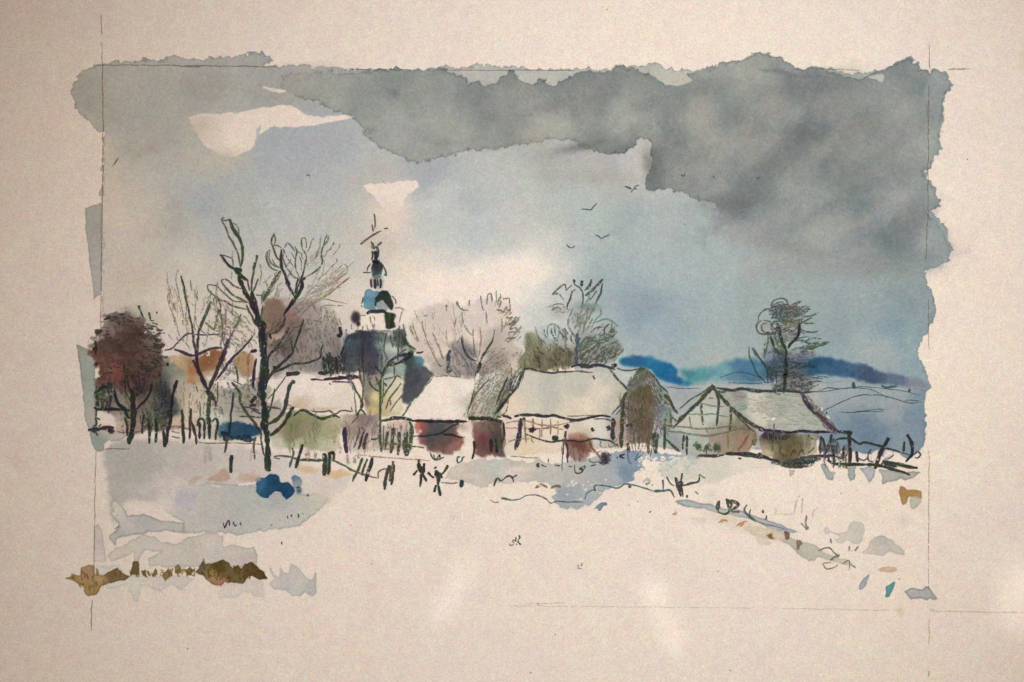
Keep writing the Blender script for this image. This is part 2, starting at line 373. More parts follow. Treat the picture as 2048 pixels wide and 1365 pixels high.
dark = [(x, y, (c[0] - 5 + 5 * (x > 1400), c[1] + 1 + 6 * (x > 1400), c[2] + 3 + 6 * (x > 1400))) for x, y, c in dark]
# diffuse shelf below the cloud
for x, y, rx, ry, c, a in ((1520,440,80,30,(130,131,128),.7),(1640,470,130,40,(126,129,127),.8),(1790,500,90,36,(110,115,118),.85),(1700,530,120,30,(138,140,137),.6),
                           (1560,480,70,26,(138,139,136),.6),(1450,430,26,22,(120,124,126),.6),(560,360,90,26,(152,156,160),.5),(470,370,50,30,(146,152,157),.5),
                           (345,445,50,30,(156,153,147),.6),(275,560,50,40,(172,158,146),.5),(560,265,70,26,(145,150,158),.5),(860,330,60,24,(150,154,158),.6),(1200,355,80,14,(148,145,140),.5),
                           (1285,605,70,26,(130,142,152),.7),(940,460,90,40,(168,172,168),.6),(790,440,34,50,(204,187,166),.45),(905,580,120,46,(238,224,210),.85),(1040,540,80,30,(230,217,202),.8),(660,470,60,60,(172,168,162),.4)):
    blob(None, 'T', x, y, rx, ry, c, a, 2.2)
wash('cloud', 'T', '560,150 640,145 700,146 760,140 840,140 890,142 925,148 938,165 985,170 1000,155 1022,142 1045,160 1065,166 1080,160 1110,170 1125,158 1150,152 1180,143 1220,142 1245,134 1262,138 1300,148 1320,165 1350,172 1375,150 1420,138 1470,122 1505,108 1530,106 1560,116 1590,136 1640,138 1680,150 1720,160 1745,148 1820,116 1834,124 1838,141 1885,143 1911,172 1892,186 1886,240 1880,300 1860,335 1845,345 1862,368 1882,414 1850,424 1890,470 1900,510 1870,560 1860,640 1700,640 1560,600 1480,500 1445,436 1428,412 1395,398 1340,382 1290,380 1285,360 1303,320 1300,287 1280,280 1262,300 1240,308 1170,302 1150,282 1090,281 1030,291 950,300 880,316 832,328 790,312 745,288 715,250 690,225 620,200 560,180',
     dark, a=0.97, soft=2.4, rough=6.5, rim=0.24, smooth=False, vn='cloud2', var=0.24, sharp=3.0,
     amod=lambda x, y: np.where(x > 1430, 1 - np.clip((y + 22 * NZ['cloud2'][0, 0] - np.interp(x, [1430, 1500, 1600, 1750, 1900], [418, 440, 478, 500, 500])) / np.interp(x, [1430, 1520, 1700, 1900], [6, 60, 80, 60]), 0, 1) ** 0.8, 1.0) * (1 - 0.34 * np.clip((x - 1856 - 10 * np.sin(y / 17.0)) / 4, 0, 1)))
# wet lower edges of the cloud run out into the sky
for x, y, rx, ry, c, a in ((600,165,70,26,(147,144,137),.9),(1500,462,60,18,(140,141,137),.8),(1640,520,110,16,(136,138,136),.9),(1760,528,60,16,(126,130,130),.8),(1580,505,60,16,(140,142,139),.9),
                           (1470,240,50,14,(112,114,112),.6),(1610,175,90,24,(104,106,108),.55),(1300,330,14,34,(98,102,98),.6),(1480,405,60,12,(104,107,108),.6),(1600,270,30,16,(100,102,106),.6),
                           (1170,292,60,10,(104,105,103),.7),(1030,286,60,6,(124,124,120),.6),(790,185,9,9,(108,110,112),.7),(1080,265,70,16,(154,149,140),.5),(1390,235,40,50,(150,145,136),.5),
                           (1560,330,60,16,(108,110,111),.5),(1650,300,40,22,(130,126,120),.5),(1450,395,60,10,(108,111,108),.5),(1565,300,26,50,(112,113,112),.45),(1500,285,34,26,(146,140,132),.6),
                           (1720,250,60,20,(128,125,120),.5),(1660,210,50,20,(134,130,126),.5),(1545,215,30,18,(138,134,128),.6),(1400,180,60,14,(120,120,114),.5),(1100,215,80,14,(124,122,120),.5),(950,190,50,18,(120,121,118),.6),(860,165,50,18,(140,138,132),.5),(740,262,14,10,(112,120,108),.5)):
    blob('cloud', 'T', x, y, rx, ry, c, a, 2.2, ang=-12)
# wet diagonal sweeps of the brush in the heavy corner
for x, y, rx, ry, c, a, an in ((1560,300,120,20,(104,107,109),.45,-42),(1500,400,90,16,(106,109,108),.45,-40),(1480,260,100,22,(146,144,136),.4,-45),(1640,300,110,18,(138,137,131),.4,-42),(1730,330,90,16,(110,113,112),.4,-35),
                               (1790,270,80,22,(138,137,130),.35,-40),(1570,420,100,18,(136,136,131),.4,-30),(1680,400,90,14,(106,109,109),.4,-28),(1820,440,50,30,(104,108,111),.5,-60),(1400,300,60,20,(136,134,127),.4,-50),(1690,455,60,16,(142,141,134),.5,-15),(1600,500,70,12,(120,123,120),.5,10)):
    blob(None, 'T', x, y, rx, ry, c, a, 2.2, ang=an, rough=.35)
wash(None, 'T', '525,174 545,176 572,182 560,186 540,182', (196,182,162), rough=1.5, rim=0)
wash(None, 'T', '1520,140 1560,140 1600,150 1640,152 1600,158 1560,148', (98,102,106), a=.5, soft=8, rim=0)
wash('sky', 'T', '1738,154 1765,150 1765,164 1752,160', (172,166,154), rough=1.5, rim=0)
wash('sky', 'T', '1368,152 1384,162 1358,172 1340,168', (170,166,150), rough=1.5, rim=0)
wash('gapA', 'T', '378,236 400,229 440,229 480,225 520,216 560,212 580,209 590,215 610,228 640,235 690,231 712,235 640,249 580,255 546,252 528,262 518,272 512,290 500,302 470,314 440,312 415,296 395,270', [(420,250,(196,180,165)),(560,235,(210,192,174)),(490,280,(206,188,172)),(660,240,(212,195,176))],
     soft=2.2, rough=2.2, rim=0.0, smooth=False, var=0.03)
blob(None, 'T', 400, 255, 30, 26, (172,160,144), .7); blob(None, 'T', 450, 318, 60, 16, (166,157,146), .6); blob(None, 'T', 395, 320, 50, 30, (172,160,146), .5)
wash(None, 'T', '512,262 522,250 518,272 512,292 506,300 470,316 505,296', (146,158,166), a=.6, soft=2, rim=0.1)
wash('gapB', 'T', '724,371 745,368 780,366 832,362 836,374 822,384 808,398 806,412 795,430 775,425 762,410 750,392 735,382', [(780,380,(212,194,176)),(780,430,(208,190,172))], soft=2.4, rough=2.6, rim=0.0, smooth=False, var=0.03)
blob('gapB', 'T', 783, 425, 26, 34, (206,187,162), .85)

# ---- blue hills and the far field
part('hillA', 'painted_hill', 'saturated blue hill directly behind the thatched gable')
part('hillB', 'painted_hill', 'faded blue hill to the left of the dark windswept tree')
part('hillC', 'painted_hill', 'slate blue hill to the right of the windswept tree')
part('field', 'painted_field', 'blue-grey snow field with thin contour lines on the right')
wash('field', 'T', '1210,760 1300,770 1340,772 1430,765 1520,768 1600,768 1700,760 1780,768 1856,780 1850,800 1850,880 1840,900 1815,920 1790,905 1760,915 1700,900 1640,905 1500,900 1340,900 1250,880 1180,800',
     [(1380,790,(150,156,158)),(1600,790,(148,152,152)),(1700,800,(138,148,152)),(1800,790,(132,142,150)),(1700,860,(110,126,140)),(1740,870,(104,120,138)),(1840,850,(106,122,140)),(1780,820,(132,144,152)),(1400,860,(158,160,154)),(1850,790,(112,128,142))], soft=3, rough=2.0, rim=0.12, smooth=False, vn='cloud2', var=0.1)
hl = [(20,250,(34,96,138)),(300,240,(44,92,132)),(500,270,(36,104,146)),(650,340,(30,98,142)),(760,440,(42,96,136)),(900,480,(62,120,140))]
def hs(fr, l): return [(*pts(fr, [(x, y)])[0], c) for x, y, c in l]
wash('hillA', 'L', '95,235 150,195 250,185 350,183 480,200 590,240 700,290 755,345 765,410 830,450 900,470 940,495 850,522 740,505 600,455 520,400 470,345 380,322 260,305 130,290', hs('L', hl), a=.97, soft=9, rough=2.5, rim=0, var=.12)
wash('hillB', 'L', '820,350 1000,330 1150,300 1300,250 1450,225 1600,220 1750,230 1950,215 2200,240 2250,330 2250,420 1800,460 1650,480 1350,480 1200,450 1050,470 930,480 860,430', hs('L', [(900,400,(70,122,132)),(1050,400,(72,130,134)),(1250,370,(88,134,146)),(1450,320,(68,106,138)),(1600,300,(66,110,134)),(1400,440,(84,114,130)),(1700,400,(62,98,120)),(2000,320,(70,90,116)),(2200,330,(52,82,110))]), a=.92, soft=16, rough=3, rim=0, var=.15)
wash('hillC', 'M', '985,930 1060,900 1150,885 1250,888 1350,902 1500,948 1650,968 1820,1040 2000,1080 2300,1140 2370,1180 2360,1235 2200,1220 1900,1190 1700,1170 1500,1120 1300,1090 1150,1078 1000,1080', hs('M', [(1050,1000,(40,78,108)),(1250,980,(50,84,116)),(1450,1020,(56,84,114)),(1700,1100,(66,82,108)),(2000,1150,(84,98,120)),(2300,1200,(110,118,134))]), a=.95, soft=10, rough=2.5, rim=0, var=.15)
many('hillB', 'M', 3, 'bl', .8, '0,1110 90,1080 200,1050 300,1060 400,1090 470,1115|2.6: 100,1170 300,1180 520,1170 620,1160')
many('field', 'N', 2.6, 't', .85, '940,400 1050,340 1180,280 1300,240 1420,230 1530,245 1620,270 1720,300 1790,310 1880,300|1880,300 1830,288 1720,285|2.2: 900,210 1000,200 1120,175 1250,170 1380,175 1480,220 1560,260|2: 900,200 1000,172 1150,175 1300,155 1480,170|2.2:1480,170 1680,195 1860,235|2: 1100,395 1210,400 1350,390 1500,385 1512,370 1400,375 1240,398')
many('field', 'N', 5, 't', .8, '1500,152 1560,165 1650,155|6:1765,178 1755,210|3: 890,75 950,60 1010,70|6: 985,398 1000,402')
S('field', 'L', '640,545 850,552 1020,550', 2.5, 't', .6)
part('treelet', 'painted_tree', 'tiny dark fir alone on the far field')
S('treelet', 'N', '1245,112 1238,140 1250,178', 8, 't', .95); S('treelet', 'N', '1240,120 1252,175', 6, 't', .95)
wash(None, 'N', '942,350 955,350 955,385 945,385', (205,190,172), rim=0, rough=.6); wash(None, 'N', '985,425 1010,430 1025,455 1005,450', (205,190,172), rim=0, rough=.6)

# ---- snow washes in the foreground
part('snowA', 'snow_shadow', 'broad blue-grey snow bank under the tall bare tree')
part('snowB', 'snow_shadow', 'pale grey wavy wash above the brown hedge strip')
part('snowC', 'snow_shadow', 'blue-grey shadow lane running down from the thatched gable')
part('snowD', 'snow_shadow', 'narrow blue-grey ditch shadow slanting down to the right')
part('snowE', 'snow_shadow', 'pale greenish tongue below the end of the ditch')
part('snowF', 'snow_shadow', 'rounded grey mound in the lower right snow')
part('snowG', 'snow_shadow', 'jagged grey teeth hanging under the right fence')
part('snowH', 'snow_shadow', 'spiky grey patch to the right of the brown hedge strip')
part('snowI', 'snow_shadow', 'pale upright grey tongue against the left pencil line')
part('snowJ', 'snow_shadow', 'grey-green corner wash left of the picket fence')
part('snowK', 'snow_shadow', 'small hard-edged grey patch crossing the right pencil line')
part('snowL', 'snow_shadow', 'soft pale grey wash spreading under the left picket fence')
wash('snowL', 'T', '220,890 330,880 520,900 620,930 700,960 640,1000 560,1010 400,1000 330,1010 260,1000 225,1040 215,960', [(260,920,(148,144,136)),(230,1010,(154,150,142)),(400,930,(166,157,150)),(600,960,(190,178,166)),(330,1000,(160,156,152)),(480,900,(176,165,155))], a=.85, soft=16, rough=4, rim=0)
wash('snowA', 'O', '760,450 1000,430 1200,440 1340,450 1500,500 1800,510 1845,550 1760,620 1690,680 1640,722 1520,745 1400,757 1300,770 1220,787 1130,768 1040,772 950,768 850,775 840,700 740,650 690,570',
     hs('O', [(850,510,(160,156,164)),(1000,560,(168,163,156)),(1200,540,(160,162,154)),(1450,560,(158,159,156)),(1700,560,(172,166,154)),(1100,680,(168,164,158)),(900,720,(174,167,157)),(1300,720,(164,163,158)),(750,480,(178,168,156)),(1500,700,(170,167,160)),(720,560,(186,174,160))]), soft=2.6, rough=3.5, rim=0.16, smooth=False, vn='cloud2')
blob(None, 'O', 800, 440, 60, 18, (186,174,158), .8); blob(None, 'O', 700, 560, 22, 30, (192,178,160), .8)
blob(None, 'O', 1800, 520, 26, 22, (190,177,158), .8)
wash('snowB', 'O', '335,560 360,620 330,640 400,700 410,735 340,790 335,812 375,850 385,815 430,800 520,785 600,770 660,795 600,765 720,762 850,772 848,700 760,692 680,685 620,660 560,645 510,648 460,660 445,610 380,540',
     hs('O', [(380,600,(184,172,154)),(420,700,(176,168,158)),(560,700,(162,158,154)),(700,720,(164,160,152)),(400,790,(160,156,148)),(830,730,(166,162,152))]), soft=2, rough=2.5, rim=0.22, smooth=False)
wash('snowB', 'O', '320,930 350,900 400,870 500,815 560,785 640,790 700,830 780,845 830,830 870,800 960,792 1000,765 1060,775 1110,790 1115,862 1180,850 1260,870 1320,868 1350,930 1340,1000 1200,1010 1000,1005 800,1010 600,1000 600,940 690,900 580,895 550,930 540,970 500,975 500,910 420,950 350,965',
     hs('O', [(420,900,(180,170,154)),(600,830,(176,168,154)),(700,880,(178,170,156)),(900,880,(176,168,154)),(1100,900,(178,170,158)),(1300,900,(176,164,156)),(1000,840,(184,172,156))]), soft=2.2, rough=2.5, rim=0.12, smooth=False)
wash('snowB', 'O', '240,995 330,1000 400,985 430,1020 440,1060 600,1060 750,1060 930,1080 870,1120 820,1160 760,1125 690,1175 600,1140 555,1130 550,1200 530,1250 480,1200 450,1130 380,1150 300,1165 330,1100 240,1040', (186,177,163), soft=2.4, rough=3, rim=0.08, smooth=False)
wash('snowB', 'O', '1060,1185 1130,1120 1240,1110 1300,1080 1380,1110 1400,1190 1390,1215 1330,1200 1260,1170 1200,1215 1100,1215', (192,180,163), soft=2.6, rough=3.5, rim=0.06, smooth=False)
wash('snowH', 'O', '1425,1120 1460,1085 1430,1030 1430,990 1460,1050 1490,1075 1498,1040 1500,985 1530,1040 1560,1040 1575,975 1640,1020 1690,1080 1720,1090 1745,1040 1750,1120 1757,1180 1720,1210 1670,1180 1640,1205 1580,1205 1540,1165 1460,1155',
     hs('O', [(1450,1060,(188,175,160)),(1560,1060,(178,171,162)),(1700,1150,(166,163,161)),(1550,1150,(174,169,162)),(1640,1060,(180,172,160))]), soft=1.8, rough=1.6, rim=0.10, smooth=False)
wash('snowI', 'O', '232,760 250,716 270,722 290,770 302,850 315,930 312,968 285,975 250,962 232,972 230,880', hs('O', [(250,780,(178,166,152)),(280,860,(172,162,152)),(270,950,(182,172,156))]), soft=1.8, rough=1.5, rim=0.10)
wash('snowJ', 'D', '10,45 90,80 180,130 215,160 240,240 230,400 240,520 240,700 240,900 260,1000 420,1030 560,1050 600,1090 500,1150 420,1160 350,1190 330,1250 270,1272 215,1245 190,1180 160,1040 110,900 90,640 70,400 40,230',
     hs('D', [(60,120,(128,134,120)),(150,250,(138,142,134)),(150,600,(142,144,134)),(190,900,(146,144,136)),(250,1150,(128,134,128)),(500,1100,(160,150,140)),(350,900,(170,158,146)),(560,1090,(184,168,152))]), soft=1.8, rough=1.6, rim=0.16, smooth=False)
wash(None, 'D', '335,1240 330,1200 360,1160 400,1145 420,1170 390,1200 350,1245', (206,186,168), soft=2, rim=0, rough=1.2)
# shadow lane and icy flecks
lane = hs('P', [(430,260,(186,176,160)),(600,230,(180,172,160)),(700,220,(172,174,166)),(850,230,(172,168,158)),(830,270,(198,182,164)),(500,310,(178,170,156)),(700,320,(176,169,156)),(1050,280,(170,165,156)),
                (1250,300,(160,160,156)),(1400,250,(148,152,158)),(1540,280,(108,122,142)),(1600,240,(118,134,150)),(1480,330,(150,154,160)),(1180,440,(140,148,158)),(1230,500,(150,158,162)),(1100,340,(172,170,162)),(1350,200,(150,156,160)),(1700,180,(150,160,164)),(1850,190,(128,148,160)),(1950,190,(146,156,158))])
wash('snowC', 'P', '360,320 400,240 470,220 560,190 680,190 800,195 900,210 1000,200 1100,225 1200,205 1290,190 1400,165 1480,140 1560,130 1650,140 1750,140 1860,165 1980,150 2060,160 2040,200 1960,190 1880,215 1800,205 1740,195 1680,195 1660,220 1680,250 1630,270 1590,300 1620,330 1560,350 1510,390 1460,375 1400,420 1350,465 1330,500 1260,510 1200,525 1130,498 1100,480 1075,440 1110,420 1080,390 1040,350 960,345 850,355 700,350 600,370 500,345',
     lane, soft=3, rough=4.5, rim=0.05, smooth=False, vn='cloud2', sharp=3)
blob(None, 'P', 850, 262, 26, 7, (204,186,168), .9); blob(None, 'P', 520, 300, 20, 5, (200,184,164), .8); blob(None, 'P', 580, 340, 18, 14, (196,182,164), .5); blob(None, 'P', 1180, 300, 50, 12, (168,160,158), .7)
wash('snowC', 'P', '1660,180 1800,170 1900,200 2000,180 2040,230 1960,290 1900,260 1820,280 1740,310 1700,340 1620,340 1600,300 1680,250', [(1280,925,(138,146,154)),(1330,930,(148,154,156)),(1370,915,(132,148,158))], soft=2, rough=4, rim=0.05, dry=0.75, smooth=False)
wash('snowC', 'P', '1640,270 1710,280 1780,240 1900,230 1960,250 1880,300 1800,330 1720,370 1660,350 1610,330', (164,166,158), soft=2, rough=4, rim=0.05, dry=0.8, smooth=False)
for i in range(120):
    x = random.uniform(1640, 1960); y = random.uniform(175, 300); blob(None, 'P', x, y, random.uniform(1.6, 5.0), random.uniform(1.1, 2.6), (226,212,198), 1.0, 4, ang=random.uniform(-25, 10), rough=.5)
for i in range(22):
    x = random.uniform(1150, 1620); y = random.uniform(330, 470); blob(None, 'P', x, y, random.uniform(1.4, 4), random.uniform(1, 1.8), (222,210,196), .9, 4, ang=-15, rough=.5)
wash('snowD', 'Q', '35,378 60,368 130,362 210,385 300,396 400,425 500,430 560,460 640,488 720,515 800,542 870,572 940,600 900,610 840,602 760,588 700,562 640,530 560,505 480,490 380,470 300,452 240,432 180,430 100,410',
     hs('Q', [(80,380,(150,156,162)),(250,415,(154,160,162)),(420,450,(164,162,162)),(640,510,(158,160,164)),(860,590,(156,164,170))]), soft=1.6, rough=1.4, rim=0.24, smooth=False)
wash('snowE', 'Q', '520,560 640,560 760,585 850,610 900,650 1000,680 1060,690 1100,730 1160,765 1230,795 1290,800 1340,840 1280,840 1200,820 1120,795 1075,785 1060,808 1015,815 950,780 880,700 800,665 700,655 600,620',
     hs('Q', [(600,590,(200,184,158)),(750,620,(196,180,150)),(880,660,(172,164,146)),(1000,740,(172,168,148)),(960,780,(160,162,150)),(1140,770,(176,172,150)),(1280,820,(186,176,160))]), soft=2.2, rough=2, rim=0.10, smooth=False)
wash(None, 'Q', '620,630 700,650 740,690 680,700 630,670', (198,182,158), a=.8, rim=0.04); wash(None, 'Q', '150,490 210,490 270,505 250,530 190,530', (204,186,164), a=.8, rim=0.04)
blob(None, 'Q', 430, 500, 60, 10, (196,180,154), .6, ang=15); blob(None, 'Q', 640, 590, 60, 10, (196,178,148), .7, ang=12); blob(None, 'Q', 300, 330, 10, 14, (190,186,168), .6)
wash('snowF', 'Q', '1400,750 1440,720 1450,680 1490,640 1560,624 1620,655 1650,690 1690,715 1715,750 1710,772 1660,760 1600,745 1560,775 1480,765 1430,762',
     hs('Q', [(1440,740,(192,180,160)),(1560,660,(174,168,158)),(1650,720,(180,172,160)),(1550,750,(184,175,160))]), soft=1.8, rough=1.6, rim=0.08)
part('snowF2', 'snow_shadow', 'pale split grey patch left of the rounded mound')
wash('snowF2', 'Q', '1125,590 1150,565 1190,595 1230,605 1285,595 1320,535 1360,525 1420,545 1420,600 1390,690 1340,690 1300,668 1240,685 1190,660 1240,640 1180,610 1140,620', hs('Q', [(1180,600,(194,180,166)),(1260,650,(190,178,160)),(1360,560,(184,174,160)),(1350,660,(186,178,162))]), soft=2, rough=2, rim=0.05)
wash('snowK', 'Q', '1715,1035 1740,1018 1770,1002 1840,1020 1870,998 1895,1002 1930,1050 1958,1092 1930,1100 1900,1090 1880,1102 1830,1085 1790,1092 1762,1102 1740,1065', (162,160,158), soft=1.5, rough=1.2, rim=0.26, smooth=False)
AUTO['snowG'] = 0
for s, c in (('940,880 960,870 1000,900 1030,950 1050,940 1060,1000 1050,1025 1020,1020 990,1010 970,960 940,920', (150,154,148)), ('1175,905 1270,895 1260,950 1255,1020 1210,1035 1190,990 1190,960', (150,154,154)),
             ('1300,915 1400,895 1460,920 1440,990 1390,1068 1365,1030 1340,970', (160,158,166)), ('1475,930 1560,920 1700,955 1800,940 1868,955 1810,1010 1730,1030 1680,1010 1640,1030 1560,1040 1505,1075 1500,1000', (158,158,148)),
             ('630,920 700,930 690,970 650,1000', (182,172,156)), ('1030,960 1070,950 1085,970 1050,990', (178,176,160))):
    wash('snowG', 'N', s, c, soft=1.6, rough=2, rim=0.2, smooth=False)
wash(None, 'T', '1330,925 1420,910 1520,915 1560,930 1480,945 1420,965 1340,960 1320,945', [(1360,930,(176,176,160)),(1420,920,(180,178,160)),(1520,930,(202,188,166))], a=.7, soft=12, rough=5, rim=0)
blob(None, 'Q', 1420, 500, 16, 10, (196,184,164), .5); blob(None, 'Q', 1700, 520, 12, 14, (192,182,164), .6)

# ---- small bushes, hedges, tufts
part('hedge', 'painted_hedge', 'ochre-brown ragged hedge strip across the lower left corner')
hb = hs('O', [(60,1080,(146,112,62)),(170,1020,(150,112,80)),(190,1160,(142,110,60)),(270,1080,(152,120,82)),(350,1060,(116,92,50)),(500,1030,(112,92,52)),(700,1040,(132,104,64)),(850,1030,(124,104,68)),(960,1000,(110,92,66)),(1100,1040,(100,78,38)),(1180,1060,(108,84,42)),(1300,1020,(106,82,44)),(1380,1060,(104,78,42)),(1080,1125,(152,98,76)),(1060,1070,(140,116,66))])
wash('hedge', 'O', '40,1082 100,1048 135,1060 145,1010 200,990 232,995 240,1050 300,1062 330,1035 390,1010 430,1050 495,1065 440,1100 380,1110 330,1120 290,1130 270,1160 245,1198 180,1200 155,1170 160,1140 120,1120 80,1100', hb, soft=2, rough=2.2, rim=0.2, smooth=False)
wash('hedge', 'O', '475,1040 490,1000 492,965 540,965 545,1000 540,1060 500,1055 480,1075', hb, rim=0.2, rough=1.5, smooth=False)
for s in ('555,1030 590,1015 585,1050 600,1080 570,1065', '620,1060 650,1005 670,1030 660,1060 640,1080', '690,1060 740,1010 770,1060 745,1075 720,1100', '780,1050 785,1000 810,980 830,1020 820,1045 790,1055', '850,1020 890,1005 920,1025 900,1050 930,1075 880,1060'):
    wash('hedge', 'O', s, hb, rim=0.16, rough=1.6, smooth=False)
wash('hedge', 'O', '925,1035 945,1000 980,948 995,985 1050,985 1110,960 1150,980 1180,1005 1215,990 1235,1010 1260,985 1300,972 1350,1005 1395,1040 1412,1085 1360,1085 1295,1065 1270,1090 1245,1125 1200,1110 1160,1118 1120,1108 1100,1145 1045,1120 1000,1090 960,1055', hb, soft=2, rough=2.4, rim=0.2, smooth=False)
hatch('hedge', 'O', '60,1060 200,1000 290,1060 440,1030 440,1090 250,1150 170,1170', 80, 22, 12, 4.5, (120,92,48), .6)
hatch('hedge', 'O', '460,1040 930,1020 930,1060 470,1070', 75, 34, 11, 4.5, (112,94,50), .62, spread=26)
hatch('hedge', 'O', '930,1000 1110,970 1320,985 1400,1080 1100,1110 960,1050', 78, 44, 13, 5, (96,76,36), .6, spread=22)
part('bushB', 'painted_bush', 'deep blue bush at the foot of the tall bare tree')
wash('bushB', 'O', '1342,400 1400,395 1440,372 1490,382 1512,430 1560,428 1590,460 1605,490 1570,530 1545,545 1525,520 1500,492 1460,498 1425,515 1412,532 1350,512 1336,450', hs('O', [(1360,440,(56,96,128)),(1470,410,(34,76,102)),(1420,500,(40,82,110)),(1570,480,(34,72,104))]), soft=2, rough=2, rim=0.2)
wash('bushB', 'O', '1580,390 1615,372 1650,415 1640,460 1610,470 1590,440', hs('O', [(1600,390,(84,112,134)),(1630,440,(128,136,142))]), soft=2.5, rough=2, rim=0.1)
blob('bushB', 'O', 1630, 485, 6, 6, (60,84,100), .9, 3)
wash(None, 'O', '1030,440 1090,450 1085,460 1035,450', (212,196,174), rim=0, rough=1); wash(None, 'O', '1210,440 1340,422 1338,436 1220,448', (212,196,174), rim=0, rough=1)
part('mounds', 'earth_mound', 'soft brown patches of earth left of the blue bush')
for s, c in (('1010,408 1080,350 1130,333 1160,380 1165,405 1100,420 1050,415', (164,132,114)), ('865,430 930,382 985,385 950,415 895,440', (172,148,126)), ('1205,400 1260,362 1340,380 1370,400 1350,418 1260,418', (176,150,130)),
             ('1610,320 1680,310 1760,345 1700,365 1630,350', (196,160,120)), ('1800,360 1900,340 1990,370 1900,400 1820,390', (194,158,118))):
    AUTO.setdefault('mounds', 0); wash('mounds', 'O', s, c, a=.85, soft=6, rough=3, rim=0.0)
part('dabs', 'earth_mound', 'ochre and brown dabs on both sides of the slanting ditch')
for s, c in (('832,592 862,595 880,615 876,650 850,655 838,625', (124,92,78)), ('925,670 950,660 972,690 950,700 945,735 925,730 930,700', (128,104,88)), ('700,625 745,612 745,635 765,650 730,650', (140,104,46)), ('1680,268 1700,265 1740,290 1800,292 1840,305 1838,360 1780,345 1745,350 1730,385 1705,405 1690,370 1676,310', (158,122,70)),
             ('1525,878 1580,852 1650,862 1662,880 1590,895', (196,166,136)), ('15,465 45,458 45,472 20,478', (190,140,98))):
    AUTO.setdefault('dabs', 0); wash('dabs', 'Q', s, c, soft=1.8, rough=1.8, rim=0.12)
wash('snowF', 'Q', '1755,355 1790,342 1838,358 1825,395 1790,430 1760,420', (170,168,152), soft=1.8, rough=1.5, rim=0.1)
many('dabs', 'Q', 4.5, 'o', .75, '355,535 385,515 425,518|375,530 400,510|485,560 510,540 560,520|515,560 545,525')
blob(None, 'Q', 1690, 1180, 9, 12, (198,172,142), .7)
part('leafA', 'paint_dab', 'grey-lilac leaf-shaped dab in the lower right corner'); part('leafB', 'paint_dab', 'teal leaf-shaped dab in the lower right corner')
wash('leafA', 'Q', '1378,1015 1395,960 1430,925 1458,912 1450,950 1430,995 1400,1025', (150,154,162), rough=1.2, rim=0.18); wash('leafB', 'Q', '1573,1075 1582,1040 1578,1005 1610,985 1642,965 1635,1005 1615,1050 1592,1080', (84,136,136), rough=1.2, rim=0.18)
part('dabP', 'paint_dab', 'small slate-blue blot under the shadow lane')
wash('dabP', 'P', '1345,525 1365,500 1400,480 1425,478 1440,490 1430,500 1410,505 1390,535 1375,535 1370,520', (112,130,142), rough=1, rim=0.18)

# ---- the wooded left side
MOOD[:] = [112.0, 62.0, 0.80]
part('woodA', 'painted_tree', 'round maroon-brown leafy tree at the far left edge'); part('woodA.c', 'crown', None, 'woodA')
part('under', 'painted_thicket', 'grey-brown undergrowth wash behind the left picket fence')
part('orange', 'painted_bush', 'rust-orange foliage patch between the V-shaped tree arms')
part('orange2', 'painted_bush', 'smaller tan-orange patch left of the tall tree trunk')
part('big', 'painted_tree', 'tallest bare tree with thick black trunk left of the church'); part('big.c', 'crown', None, 'big')
part('vtree', 'painted_tree', 'bare V-shaped tree in front of the orange foliage')
part('small', 'painted_tree', 'small bare dark tree rising from the left picket fence')
part('thick', 'painted_thicket', 'blurred grey-brown twiggy haze between tall tree and church')
wash('thick', 'C', '780,-200 900,-260 1000,-240 1150,-250 1350,-200 1480,-150 1560,-60 1600,100 1640,300 1650,560 1500,600 1250,600 1000,590 860,640 780,560 740,300 760,0', [(560,610,(166,152,142)),(600,650,(146,130,128)),(640,690,(146,134,128)),(600,730,(140,128,124)),(665,620,(170,158,148)),(680,730,(122,114,114)),(590,690,(132,114,118)),(630,650,(150,136,132))], a=.85, soft=16, rough=5, rim=0)
wash('under', 'D', '230,430 400,440 700,420 950,260 1090,190 1380,220 1500,400 1700,560 2000,500 2300,600 2380,900 2400,1100 2000,1120 1650,1150 1300,1030 900,1050 600,1060 480,1050 440,850 260,780 235,640',
     hs('D', [(300,500,(150,146,126)),(350,620,(110,112,102)),(550,560,(128,128,108)),(700,500,(110,90,84)),(850,350,(130,126,108)),(1000,280,(128,132,116)),(1000,600,(76,80,84)),(1000,780,(80,84,82)),(850,700,(124,118,98)),(900,950,(118,118,96)),(1200,600,(168,152,132)),(1300,750,(184,166,140)),(1250,900,(190,172,146)),(1150,950,(186,160,138)),(1450,700,(178,166,144)),(1650,750,(160,152,138)),(1600,850,(176,180,160)),(650,900,(150,128,116)),(500,900,(172,150,140)),(1750,650,(158,150,142)),(1900,700,(150,142,132)),(2100,800,(158,150,140)),(2250,650,(164,156,142)),(2300,900,(170,158,142)),(2000,1000,(180,166,150)),(750,800,(130,116,104)),(480,700,(130,124,108))]),
     a=.93, soft=9, rough=5, rim=0, sharp=3)
blob('under', 'D', 1010, 640, 16, 44, (72,76,84), .75, 2.6); blob('under', 'D', 760, 560, 14, 36, (96,80,80), .7)
